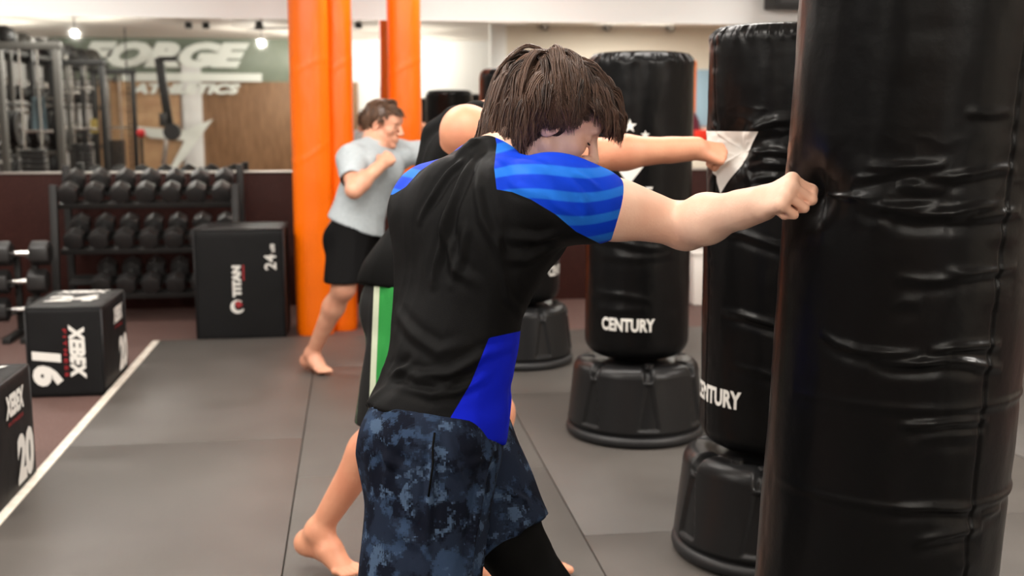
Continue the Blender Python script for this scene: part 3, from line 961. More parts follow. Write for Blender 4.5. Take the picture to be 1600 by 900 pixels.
cloth(147, 186, 16.2, 0.13, 0.20, mat('yellow_cloth', S(190, 170, 100), 0.8), 'small yellow cloth hanging on the gym equipment in the mirror', 'cloth', 'hanging_cloth')
q = PM(198, 100, 18.9)
bm = bmesh.new()
zz = q[2]; k = 0
while zz > 0.3:
    vs = bmesh.ops.create_cone(bm, cap_ends=True, segments=6, radius1=0.02, radius2=0.02, depth=0.06)['verts']
    bmesh.ops.scale(bm, vec=(1, .5, 1), verts=vs)
    bmesh.ops.rotate(bm, cent=(0, 0, 0), matrix=Matrix.Rotation((k % 2) * 1.57, 3, 'Z'), verts=vs); bmesh.ops.translate(bm, vec=(0, 0, zz - q[2]), verts=vs)
    zz -= 0.05; k += 1
for kk in range(1):
    cyl_bm(bm, (0, 0, 0), (0, 0, CEIL - q[2]), 0.01, n=8)
o = bm_obj('hanging_chain', bm, M['steel_dark'], None, False, tuple(q)); tag(o, 'dark chain hanging from the ceiling, seen in the mirror', 'chain')
# slanting black machine arm standing by itself
q = PM(268, 265, 17.5)
e = empty('rowing_machine', (q[0], q[1], -0.03)); tag(e, 'black rowing machine stored upright on its end, seen in the mirror', 'rowing machine')
def lean(px0, py0, px1, py1, r, m, nm, dd=17.5, dy=0):
    a = PM(px0, py0, dd); b = PM(px1, py1, dd)
    a = a - np.array(e.location); b = b - np.array(e.location)
    mid = (a + b) / 2; L = np.linalg.norm(b - a); an = math.atan2(b[0] - a[0], b[2] - a[2])
    bm = bmesh.new(); box_bm(bm, (0, 0, 0), (r * 2, r * 1.6, L), 0.01, rot=Matrix.Rotation(an, 4, 'Y')); bmesh.ops.translate(bm, vec=(mid[0], mid[1] + dy, mid[2]), verts=bm.verts)
    bm_obj(nm, bm, m, e, True, (0, 0, 0), 0.6)
lean(250, 92, 265, 205, 0.062, M['steel_dark'], 'rail'); lean(248, 92, 276, 92, 0.035, M['steel_dark'], 'foot_plate')
lean(263, 205, 255, 262, 0.035, M['silver'], 'slide_beam'); lean(255, 262, 252, 318, 0.05, M['steel_dark'], 'end_stand')
a = PM(270, 206, 17.4) - np.array(e.location)
cyl_obj('flywheel', (a[0], a[1] - 0.05, a[2]), (a[0], a[1] + 0.09, a[2]), 0.13, M['rubber'], e, n=32)
a = PM(255, 187, 17.3) - np.array(e.location); box_obj('monitor', tuple(a), (0.10, 0.08, 0.20), M['rubber'], e, 0.01)
a = PM(252, 318, 17.5) - np.array(e.location); box_obj('base_stand', (a[0], 0, 0.03), (0.6, 0.5, 0.06), M['steel_dark'], e, 0.01)
# red ball on a stand
q = PM(221, 208, 18.2)
o = bm_obj('exercise_ball', ball(0.07), mat('red_ball_rubber', S(190, 20, 28), 0.4), None, True, (q[0], q[1], q[2])); tag(o, 'small red ball on a black stand, seen in the mirror', 'ball')
e = empty('ball_stand', (q[0], q[1], -0.03)); tag(e, 'slim black stand holding a small red ball, seen in the mirror', 'stand')
cyl_obj('stand_pole', (0, 0, 0.02), (0, 0, q[2] - 0.04), 0.025, M['steel_dark'], e); cyl_obj('stand_foot', (0, 0, 0), (0, 0, 0.03), 0.16, M['steel_dark'], e)
# things on the beige inner wall, glimpsed between two bags
def wallpanel(nm, x0, x1, z0, z1, m, label, cat, t=0.03):
    o = box_obj(nm, ((x0 + x1) / 2, -1.0 + t / 2, (z0 + z1) / 2), (x1 - x0, t, z1 - z0), m, bevel=0.004); tag(o, label, cat)
def wx(px): return (px - 550) / F * 18.4
wallpanel('wall_banner', wx(1050), wx(1094), 1.30, 2.36, mat('orange_banner', S(236, 112, 20), 0.6), 'orange upright banner on the beige wall, glimpsed between two bags', 'banner', 0.02)
wallpanel('notice_board', wx(1095), wx(1130), 1.28, 2.22, mat('pale_blue_board', S(150, 178, 196), 0.5), 'pale blue board beside the orange banner, glimpsed between two bags', 'board')
wallpanel('wall_box', wx(1090), wx(1120), 1.02, 1.22, mat('red_box_paint', S(214, 44, 24), 0.45), 'red box on the beige wall below the pale blue board', 'box', 0.12)
q = [wx(1084), -0.93, 1.30]
o = mesh_obj('hanging_jacket', *relax_pair(surface([ell((q[0], q[1], 1.42), (.12, .05, .11), k=.04), cone((q[0], q[1], 1.35), (q[0], q[1], 1.12), .10, .11, flat=((0, 1, 0), .5)), cone((q[0] - .1, q[1], 1.38), (q[0] - .15, q[1], 1.15), .045, .04), cone((q[0] + .1, q[1], 1.38), (q[0] + .15, q[1], 1.15), .045, .04)], 0.012)), mat('maroon_fabric', S(90, 22, 42), 0.85), None, loc=q)
tag(o, 'maroon jacket hanging on the beige wall, glimpsed between two bags', 'jacket')
# ================================================================== freestanding punching bags
BR = 0.23
def cyl_hit(px, py, c, R):
    """(angle, height) where the sight line of a photo pixel meets a bag's surface"""
    r = ray(px, py); o = CAM[:2] - np.asarray(c[:2]); d = r[:2]
    a = d @ d; b = 2 * (o @ d); cc = o @ o - R * R
    disc = b * b - 4 * a * cc
    t = (-b - math.sqrt(max(disc, 0))) / (2 * a)
    p = CAM + t * r
    return math.atan2(p[1] - c[1], p[0] - c[0]), p[2]

def wrap(a): return (a + np.pi) % (2 * np.pi) - np.pi

def crease(T, Z, pts, w, amp):
    """a fold line running through (angle, height) points: a ridge with a valley under it"""
    pts = sorted(pts); th = np.array([p[0] for p in pts]); zz = np.array([p[1] for p in pts])
    mid = (th[0] + th[-1]) / 2
    t = wrap(T - mid) + mid
    zc = np.interp(t, th, zz)
    L = (th[-1] - th[0]) / 2
    u = np.clip(np.abs(t - mid) / L, 0, 1)
    tp = (1 - u ** 2) ** 0.8
    d = Z - zc
    return amp * tp * (np.exp(-(d / w) ** 2) - 0.55 * np.exp(-((d + 1.7 * w) / (1.3 * w)) ** 2))

def bag(label, c, front, res, zb=0.362, zt=1.68, creases=(), dents=(), seam=None, noise_amp=0.0015, phase=0.2, bands=(), seed=1, text_z=None, emblem_z=None, stars=True, lean=(0, 0)):
    LN = np.array([lean[0], lean[1], 0.0]); c = np.array(c) - LN[:2] * (1.3 - zb)
    def LEAN(V): V = np.array(V, float); return V + LN * np.clip(V[:, 2:3] - zb, 0, 9)
    e = empty('freestanding_punching_bag', (c[0], c[1], 0)); tag(e, label, 'punching bag', 'freestanding punching bags')
    nT, nZ = res
    # profile
    prof = [(0.0, zb + .012), (0.06, zb + .01), (0.12, zb + .004)]
    for k in range(9):
        a = k / 8 * math.pi / 2; prof.append((BR - .075 + .075 * math.sin(a), zb + .075 - .075 * math.cos(a)))
    ztop = zt - 0.05
    zs = np.linspace(zb + .075, ztop, nZ)[1:-1]
    prof += [(BR, z) for z in zs]
    for k in range(13):
        a = k / 12 * math.pi / 2; prof.append((BR - .05 + .05 * math.cos(a), ztop + .05 * math.sin(a)))
    prof += [(r, zt + 0.006 * (1 - r / BR)) for r in np.linspace(BR - .055, 0.0, 8)]
    prof = np.array(prof)
    th = np.linspace(-np.pi, np.pi, nT, endpoint=False)
    T, I = np.meshgrid(th, np.arange(len(prof)))
    Rr = prof[I, 0]; Z = prof[I, 1]
    T = T.ravel(); Rr = Rr.ravel(); Z = Z.ravel()
    def relief(T, Z, Rr):
        d = np.zeros_like(T)
        cs = np.stack([np.cos(T) * 3, np.sin(T) * 3, Z * 1.0], 1)
        # soft unevenness, stretched along the circumference
        d += (fbm(cs * np.array([1, 1, 5.0]), seed, 3) - 0.5) * 0.006
        d += (fbm(cs * np.array([.8, .8, 22.0]), seed + 5, 2) - 0.5) * noise_amp
        for (z0, sw, amp) in bands:      # wrinkled belts
            g = np.exp(-((Z - z0) / sw) ** 2)
            n1 = fbm(cs * np.array([1.3, 1.3, 26.0]) + 3.1, seed + 9, 2)
            d += g * amp * (1 - np.abs(2 * n1 - 1) * 2.2)
        for pts, w, amp in creases:
            d += crease(T, Z, pts, w * 1.5, amp * 1.15)
        for (t0, z0, depth, s, rays) in dents:
            dx = wrap(T - t0) * BR; dz = Z - z0; rr = np.sqrt(dx * dx + dz * dz) + 1e-6
            d -= depth * np.exp(-(rr / s) ** 2)
            an = np.arctan2(dz, dx)
            ray_ = np.maximum(0, np.cos(an * rays / 2 + 1.3 * np.sin(an * 2))) ** 6
            d += depth * 0.16 * ray_ * np.exp(-((rr - 1.6 * s) / (1.3 * s)) ** 2) * np.abs(dx) / rr
        if seam is not None:
            dx = wrap(T - seam) * BR
            d -= 0.004 * np.exp(-(dx / 0.004) ** 2)
            pk = (vnoise(np.stack([Z * 45, Z * 0 + 1, Z * 0], 1), seed) - .5)
            d += 0.004 * pk * np.exp(-(np.abs(dx) / 0.02) ** 1.5)
        # puckered top rim
        g = np.exp(-((Z - (zt - 0.022)) / 0.026) ** 2) * (Rr > 0.1)
        n2 = vnoise(np.stack([np.cos(T) * 11, np.sin(T) * 11, Z * 12], 1), seed + 2) + 0.5 * vnoise(np.stack([np.cos(T) * 26, np.sin(T) * 26, Z * 20], 1), seed + 3)
        d += g * (n2 - 0.75) * 0.013
        d += 0.004 * np.exp(-((Z - (zt - 0.004)) / 0.005) ** 2) * (Rr > BR - .07)
        return d
    d = relief(T, Z, Rr)
    R2 = Rr + d * np.clip(Rr / 0.1, 0, 1)
    V = np.stack([R2 * np.cos(T), R2 * np.sin(T), Z], 1)
    m = len(prof); i = np.arange(m - 1)[:, None] * nT; j = np.arange(nT)[None]
    Fq = np.stack([i + j, i + (j + 1) % nT, i + nT + (j + 1) % nT, i + nT + j], -1).reshape(-1, 4)
    mesh_obj('bag_cover', LEAN(V), Fq, M['vinyl'], e, world_verts=False)
    # base
    nT = 288
    prof = [(0.0, 0.01), (0.25, 0.01), (0.290, 0.012), (0.293, 0.045), (0.295, 0.056), (0.2985, 0.060)]
    prof += [(0.306 - 0.026 * ((z - .06) / .235), z) for z in np.linspace(0.068, 0.285, 56)]
    for k in range(1, 15):
        a = k / 14 * math.pi / 2; prof.append((0.235 + .046 * math.cos(a), 0.290 + .052 * math.sin(a)))
    prof += [(0.215, 0.343), (0.195, 0.341), (0.185, 0.334), (0.165, 0.332), (0.10, 0.335), (0.095, 0.36), (0.0, 0.362)]
    prof = np.array(prof)
    th = np.linspace(-np.pi, np.pi, nT, endpoint=False)
    T, I = np.meshgrid(th, np.arange(len(prof)))
    Rr = prof[I, 0].ravel(); Z = prof[I, 1].ravel(); T = T.ravel()
    per = 2 * np.pi / 7
    u = np.abs(((T - toward_cam(c) - phase + per / 2) % per) - per / 2) * Rr        # distance from the nearest recess axis
    hw = np.interp(Z, [0.07, 0.085, 0.10, 0.27], [0.040, 0.047, 0.045, 0.015])
    sd = np.minimum(hw - u, np.minimum(Z - 0.078, 0.275 - Z))
    rec = np.clip((sd + 0.002) / 0.009, 0, 1); rec = rec * rec * (3 - 2 * rec)
    Rr2 = Rr - 0.011 * rec * (Rr > .2)
    # notches on the shoulder
    nt_ = np.exp(-(u / 0.017) ** 4) * np.clip((Z - 0.288) / 0.012, 0, 1) * (Rr > 0.19)
    Zr = Z - 0.020 * nt_; Rr2 = Rr2 - 0.016 * nt_
    u2 = np.abs((T % per) - per / 2) * Rr
    Rr2 = Rr2 - 0.004 * np.exp(-(u2 / 0.004) ** 2) * (Z > .07) * (Rr > .2) * 0
    V = np.stack([Rr2 * np.cos(T), Rr2 * np.sin(T), Zr], 1)
    m = len(prof); i = np.arange(m - 1)[:, None] * nT; j = np.arange(nT)[None]
    Fq = np.stack([i + j, i + (j + 1) % nT, i + nT + (j + 1) % nT, i + nT + j], -1).reshape(-1, 4)
    mesh_obj('bag_base', V, Fq, M['plastic'], e, world_verts=False)
    rp = [(0.27, 0.0), (0.292, 0.002), (0.308, 0.010), (0.313, 0.025), (0.309, 0.042), (0.296, 0.050), (0.27, 0.046)]
    n_ = 120; vv = [(r_ * math.cos(2 * math.pi * j_ / n_), r_ * math.sin(2 * math.pi * j_ / n_), z_) for r_, z_ in rp for j_ in range(n_)]
    ff = [(i_ * n_ + j_, i_ * n_ + (j_ + 1) % n_, ((i_ + 1) % 7) * n_ + (j_ + 1) % n_, ((i_ + 1) % 7) * n_ + j_) for i_ in range(7) for j_ in range(n_)]
    mesh_obj('base_ring', vv, ff, M['seam'], e, world_verts=False)
    cyl_obj('bag_neck', (0, 0, 0.35), (0, 0, zb + 0.03), 0.085, M['plastic'], e, 0.085, 32)
    a = front + 0.45
    cyl_obj('filler_cap', (0.212 * math.cos(a), 0.212 * math.sin(a), 0.336), (0.212 * math.cos(a), 0.212 * math.sin(a), 0.354), 0.022, M['plastic'], e, 0.019, 20)
    # print
    def onto(v, z0, off=0.0055):
        t = front + v[:, 0] / BR; zz_ = z0 + v[:, 1]
        R = BR + off * .35 + relief(t, zz_, np.full(len(t), BR))
        return LEAN(np.stack([R * np.cos(t), R * np.sin(t), z0 + v[:, 1]], 1))
    if text_z:
        v, f = text_geo('CENTURY', size=0.1, bold=0.004, sub=0.008 / 1.0)
        v[:, 0] *= 0.24 / (v[:, 0].max() - v[:, 0].min()); v[:, 1] *= 0.058 / (v[:, 1].max() - v[:, 1].min())
        mesh_obj('lettering', onto(v, text_z), f, M['print'], e, smooth=False, world_verts=False)
    if emblem_z:
        def star(cx, cz, r):
            bm = bmesh.new(); c0 = bm.verts.new((cx, cz, 0)); ring = []
            for k in range(10):
                q = r if k % 2 == 0 else r * 0.42; a = math.pi / 2 + k * math.pi / 5
                ring.append(bm.verts.new((cx + q * math.cos(a), cz + q * math.sin(a), 0)))
            for k in range(10): bm.faces.new((c0, ring[k], ring[(k + 1) % 10]))
            bm.verts.index_update()
            v = np.array([tuple(q.co) for q in bm.verts]); f = [[q.index for q in ff.verts] for ff in bm.faces]; bm.free(); return v, f
        for cx, cz, r in () if not stars else ((0, 0.245, 0.030), (-0.064, 0.208, 0.020), (0.064, 0.208, 0.020)):
            v, f = star(cx, cz, r); mesh_obj('star', onto(v, emblem_z, 0.006), f, M['print'], e, smooth=False, world_verts=False)
        n = 70; vv = []; ff = []
        for a in range(n + 1):
            for b in range(n + 1):
                t = a / n; w = 0.145 * t; vv.append(((b / n * 2 - 1) * w, 0.19 * t, 0))
        for a in range(n):
            for b in range(n): k = a * (n + 1) + b; ff.append((k, k + 1, k + n + 2, k + n + 1))
        mesh_obj('triangle_emblem', onto(np.array(vv), emblem_z, 0.006), ff, M['print'], e, world_verts=False)
        v, f = text_geo('FORGE', size=0.1, bold=0.005, sub=0.008, shear=.2)
        v[:, 0] *= 0.20 / (v[:, 0].max() - v[:, 0].min()); v[:, 1] *= 0.042 / (v[:, 1].max() - v[:, 1].min())
        mesh_obj('lettering', onto(v, emblem_z - 0.028), f, M['print'], e, smooth=False, world_verts=False)
    return e

def toward_cam(c): return math.atan2(-c[1], -c[0])
cA = P(1416, 450, 2.13)[:2]; cB = P(1220, 235, 3.5)[:2]; cC = P(998, 300, 4.93)[:2]; cD = P(812, 300, 6.42)[:2]

def hits(c, pts): return [cyl_hit(x, y, c, BR) for x, y in pts]
A_creases = [
    (hits(cA, [(1375, 322), (1400, 334), (1440, 337), (1490, 334), (1530, 324), (1570, 320)]), 0.007, 0.0075),
    (hits(cA, [(1340, 318), (1370, 324), (1420, 325), (1470, 320)]), 0.006, 0.0045),
    (hits(cA, [(1330, 280), (1370, 276), (1410, 270)]), 0.005, 0.0035),
    (hits(cA, [(1350, 262), (1400, 262), (1450, 260), (1480, 256)]), 0.006, 0.004),
    (hits(cA, [(1430, 276), (1490, 277), (1560, 264), (1590, 262)]), 0.006, 0.0045),
    (hits(cA, [(1400, 290), (1450, 294), (1490, 292)]), 0.007, 0.003),
    (hits(cA, [(1480, 344), (1530, 342), (1598, 328)]), 0.006, 0.0045),
    (hits(cA, [(1500, 176), (1540, 178), (1580, 174)]), 0.006, 0.0025),
    (hits(cA, [(1480, 425), (1520, 428), (1570, 424), (1596, 416)]), 0.006, 0.0045),
    (hits(cA, [(1400, 434), (1450, 440), (1500, 438), (1540, 432)]), 0.006, 0.003),
    (hits(cA, [(1400, 480), (1420, 474), (1450, 476)]), 0.007, 0.002),
    (hits(cA, [(1290, 522), (1320, 540), (1360, 552), (1410, 556), (1450, 555)]), 0.006, 0.005),
    (hits(cA, [(1370, 564), (1410, 571), (1450, 571), (1490, 566), (1540, 570)]), 0.006, 0.007),
    (hits(cA, [(1460, 553), (1500, 546), (1540, 543), (1578, 541)]), 0.006, 0.006),
    (hits(cA, [(1500, 562), (1550, 576), (1582, 578)]), 0.006, 0.004),
    (hits(cA, [(1420, 672), (1460, 669), (1510, 664), (1566, 660)]), 0.006, 0.006),
    (hits(cA, [(1450, 688), (1500, 686), (1560, 682)]), 0.007, 0.0025),
    (hits(cA, [(1420, 802), (1480, 800), (1530, 806), (1560, 808)]), 0.006, 0.003),
    (hits(cA, [(1450, 858), (1490, 850), (1530, 840), (1562, 834)]), 0.007, 0.0055),
    (hits(cA, [(1560, 815), (1590, 800)]), 0.006, 0.004),
    (hits(cA, [(1200, 720), (1208, 730), (1225, 748)]), 0.006, 0.004),
    (hits(cA, [(1208, 582), (1220, 594), (1245, 612)]), 0.006, 0.003),
]
fA = cyl_hit(1270, 304, cA, BR)
bag('tall black punching bag closest to the camera, filling the right of the photo', cA, toward_cam(cA) + 2.6, (840, 620), creases=A_creases,
    dents=[(fA[0], fA[1], 0.030, 0.050, 9)], seam=cyl_hit(1577, 300, cA, BR)[0], bands=[(1.30, 0.09, 0.0012)], noise_amp=0.0012, lean=(.028 * RT[0] - .05 * FW[0], .028 * RT[1] - .05 * FW[1]), seed=3, text_z=0.62, emblem_z=1.14)
B_creases = [
    (hits(cB, [(1150, 222), (1175, 202), (1210, 190), (1245, 188), (1280, 192)]), 0.010, 0.011),
    (hits(cB, [(1170, 216), (1200, 207), (1240, 203), (1280, 204)]), 0.008, 0.007),
    (hits(cB, [(1165, 245), (1200, 236), (1245, 240), (1280, 244)]), 0.008, 0.007),
    (hits(cB, [(1160, 262), (1190, 256), (1230, 258), (1270, 262)]), 0.008, 0.007),
    (hits(cB, [(1170, 280), (1205, 276), (1245, 280)]), 0.008, 0.005),
    (hits(cB, [(1140, 300), (1180, 298), (1220, 302), (1260, 300)]), 0.008, 0.004),
    (hits(cB, [(1112, 360), (1160, 366), (1220, 386), (1260, 392)]), 0.008, 0.005),
    (hits(cB, [(1126, 486), (1160, 492), (1215, 508), (1260, 514)]), 0.008, 0.009),
    (hits(cB, [(1140, 570), (1180, 580), (1230, 592)]), 0.008, 0.003),
]
fB = cyl_hit(1136, 236, cB, BR)
bag('black punching bag marked CENTURY, struck by the man in the black tank top', cB, cyl_hit(1121, 300, cB, BR)[0] , (560, 460), creases=B_creases,
    dents=[(fB[0] + .05, fB[1], 0.040, 0.055, 11), (fB[0], fB[1] - .02, 0.022, 0.16, 5)], seam=cyl_hit(1116, 120, cB, BR)[0], bands=[(1.33, 0.09, 0.004)], noise_amp=0.0014, phase=-0.10, seed=14, text_z=cyl_hit(1117, 618, cB, BR)[1], emblem_z=cyl_hit(1121, 303, cB, BR)[1], stars=False)
C_creases = [
    (hits(cC, [(925, 370), (960, 376), (1000, 386), (1040, 390)]), 0.010, 0.007),
    (hits(cC, [(940, 400), (990, 404), (1050, 398)]), 0.010, 0.003),
    (hits(cC, [(925, 455), (975, 462), (1020, 470)]), 0.010, 0.005),
    (hits(cC, [(930, 482), (960, 486), (1010, 484)]), 0.010, 0.003),
]
bag('black punching bag with white stars and CENTURY lettering, standing untouched', cC, cyl_hit(983, 288, cC, BR)[0], (360, 300), creases=C_creases,
    bands=[(0.95, 0.12, 0.0015)], noise_amp=0.0012, seed=23, text_z=cyl_hit(975, 508, cC, BR)[1], emblem_z=cyl_hit(983, 289, cC, BR)[1])
bag('farthest black punching bag, mostly hidden behind the boxers', cD, cyl_hit(866, 423, cD, BR)[0] + 0.28, (240, 200),
    bands=[(0.95, 0.12, 0.0015)], phase=0.47, seed=31, text_z=cyl_hit(860, 424, cD, BR)[1], emblem_z=1.1)
# ================================================================== people
def lerp(a, b, t): return np.asarray(a) * (1 - t) + np.asarray(b) * t

def head_prims(c, Fv, U, s=1.0, jaw=1.0):
    """c: point midway between the ears; Fv: facing direction; U: up"""
    Fv = nv(Fv); U = nv(U - (U @ Fv) * Fv); L = np.cross(U, Fv)
    A = [Fv, L, U]
    def p(f, l, u): return c + s * (f * Fv + l * L + u * U)
    pr = []
    pr.append(ell(p(-.018, 0, .042), np.array([.098, .077, .086]) * s, A, .02))
    pr.append(ell(p(.028, 0, .035), np.array([.064, .066, .068]) * s, A, .02))
    pr.append(ell(p(.026, 0, -.030), np.array([.056, .057, .072]) * s, A, .02))
    for q in (-1, 1):
        pr.append(cone(p(-.002, q * .054, -.042), p(.055, q * .020, -.094), .019 * s, .017 * s, .02))
        pr.append(ell(p(.052, q * .040, -.016), np.array([.026, .023, .022]) * s, A, .02))
    pr.append(ell(p(.073, 0, -.093), np.array([.019, .022, .018]) * s, A, .015))
    pr.append(cone(p(.074, -.032, .031), p(.074, .032, .031), .0155 * s, .0155 * s, .015))
    pr.append(ell(p(.066, 0, .055), np.array([.026, .05, .035]) * s, A, .02))
    pr.append(ell(p(.070, 0, -.055), np.array([.022, .030, .024]) * s, A, .015))
    for q in (-1, 1):
        pr.append(sub(ell(p(.096, q * .034, .010), np.array([.020, .022, .013]) * s, A), .012))
        pr.append(ell(p(.067, q * .033, .009), np.array([.0165, .0165, .0135]) * s, A, .003))
    pr.append(cone(p(.086, 0, .022), p(.110, 0, -.020), .0085 * s, .0110 * s, .010))
    pr.append(ell(p(.110, 0, -.024), np.array([.0125, .0115, .0105]) * s, A, .006))
    for q in (-1, 1):
        pr.append(ell(p(.097, q * .0115, -.028), np.array([.0115, .0075, .0085]) * s, A, .005))
        pr.append(sub(ell(p(.104, q * .0065, -.0375), np.array([.006, .004, .006]) * s, A), .003))
    pr.append(cone(p(.088, -.016, -.053), p(.088, .016, -.053), .0062 * s, .0062 * s, .006))
    pr.append(ell(p(.093, 0, -.0515), np.array([.008, .014, .006]) * s, A, .005))
    pr.append(ell(p(.090, 0, -.0665), np.array([.009, .018, .0075]) * s, A, .005))
    pr.append(sub(cone(p(.100, -.022, -.0592), p(.100, .022, -.0592), .0022 * s, .0022 * s), .003))
    for q in (-1, 1):
        EA = [nv(.92 * Fv - .05 * L * q + .25 * -U), nv(L * q + .35 * -Fv), nv(U - .22 * Fv)]
        EA[1] = nv(EA[1] - (EA[1] @ EA[0]) * EA[0]); EA[2] = np.cross(EA[0], EA[1])
        pr.append(ell(p(-.010, q * .079, -.002), np.array([.0185, .0075, .031]) * s, EA, .006))
        pr.append(sub(ell(p(-.004, q * .087, -.001), np.array([.009, .007, .018]) * s, EA), .004))
        pr.append(ell(p(.002, q * .079, -.008), np.array([.005, .005, .008]) * s, EA, .004))
    return pr, p, (Fv, L, U)

def hand_prims(w, X, Z, side, curl, s=1.0, spread=0.0, thumb_over=True):
    """w wrist, X towards the knuckles, Z normal of the back of the hand, side: +1 right, -1 left; curl (mcp, pip, dip)"""
    X = nv(X); Z = nv(Z - (Z @ X) * X); Y = np.cross(Z, X) * side      # Y points to the thumb side
    def p(x, y, z): return w + s * (x * X + y * Y + z * Z)
    pr = [cone(p(-.02, .0, 0), p(.012, 0, 0), .024 * s, .025 * s, .015, (Z, .78)),
          cone(p(.015, .018, -.002), p(.075, .026, 0), .017 * s, .0145 * s, .012),
          cone(p(.015, .004, 0), p(.080, .008, .001), .0165 * s, .0145 * s, .012),
          cone(p(.015, -.010, 0), p(.077, -.011, 0), .0165 * s, .0135 * s, .012),
          cone(p(.015, -.018, -.002), p(.070, -.029, -.002), .0155 * s, .0125 * s, .012),
          ell(p(.030, .026, -.012), np.array([.028, .015, .016]) * s, [X, Y, Z], .012)]
    ys = [.0275, .0085, -.0110, -.0295]; xs = [.080, .086, .082, .073]; L = [(.043, .025, .019), (.046, .029, .020), (.043, .027, .019), (.034, .021, .017)]
    rr = [.0098, .0100, .0095, .0086]
    tips = []
    for i in range(4):
        a = p(xs[i], ys[i], 0); ang = 0
        pr.append(sph(a + .001 * Z, rr[i] * 1.12 * s, .008))
        dy = spread * (1.5 - i) * .12
        for j in range(3):
            ang += curl[j] * (1 + .04 * i)
            d = nv(math.cos(ang) * X - math.sin(ang) * Z + dy * Y * (j == 0))
            b = a + d * L[i][j] * s
            k = .92 ** j
            pr.append(cone(a, b, rr[i] * k * s, rr[i] * k * .93 * s, .0035)); a = b
        tips.append((a, d))
    if thumb_over:
        q = [p(.022, .030, -.010), p(.050, .047, -.026), p(.076, .034, -.046), p(.086, .010, -.048)]
    else:
        q = [p(.020, .030, -.008), p(.045, .052, -.022), p(.072, .056, -.036), p(.093, .052, -.042)]
    for a, b, r0, r1 in zip(q[:-1], q[1:], (.0165, .0125, .0112), (.0125, .0112, .0098)):
        pr.append(cone(a, b, r0 * s, r1 * s, .006))
    return pr

def foot_prims(ank, toe, s=1.0, heel_lift=0.0):
    """ank: ankle centre; toe: point at the ball of the foot (centre)"""
    d = toe - ank; d_h = nv(d * np.array([1, 1, 0])); side = np.cross([0, 0, 1.0], d_h)
    sole_dir = nv(toe - (ank + np.array([0, 0, -.075 * s]) * 1.0 + heel_lift * 0))
    heel = ank - d_h * .045 * s * math.cos(heel_lift) + np.array([0, 0, -.045 * s]) + np.array([0, 0, 1]) * heel_lift * .01 - np.array(d_h) * 0
    pr = [sph(heel, .034 * s, .02), cone(ank, heel, .036 * s, .031 * s, .025),
          cone(ank + d_h * .01, lerp(ank, toe, .55) + np.array([0, 0, .010]), .036 * s, .031 * s, .03, (side, 1.0)),
          cone(heel, toe + side * .012, .028 * s, .022 * s, .03, (side, 1.15)),
          cone(lerp(ank, toe, .5), toe, .030 * s, .023 * s, .02, (side, 1.45)),
          sph(ank + side * .030 * s + np.array([0, 0, .004]), .013 * s, .012), sph(ank - side * .030 * s, .013 * s, .012)]
    for i, (y, L, r) in enumerate([(.030, .050, .0130), (.011, .052, .0095), (-.005, .047, .0090), (-.019, .041, .0085), (-.032, .033, .0080)]):
        a = toe + side * y * s * SGN[0]; b = a + d_h * L * s + np.array([0, 0, -.004])
        m_ = lerp(a, b, .55) + np.array([0, 0, .005])
        pr += [cone(a, m_, r * s, r * s * .9, .008), cone(m_, b, r * s * .9, r * s, .004)]
    return pr
SGN = [1]

def limb(a, b, ra, rm, rb, t=.3, off=None, k=.03):
    m = lerp(a, b, t)
    if off is not None: m = m + off
    return [cone(a, m, ra, rm, k), cone(m, b, rm, rb, k)]

def blen(n, *p):
    print(n, ' '.join('%.3f' % np.linalg.norm(np.asarray(p[i + 1]) - np.asarray(p[i])) for i in range(len(p) - 1)))

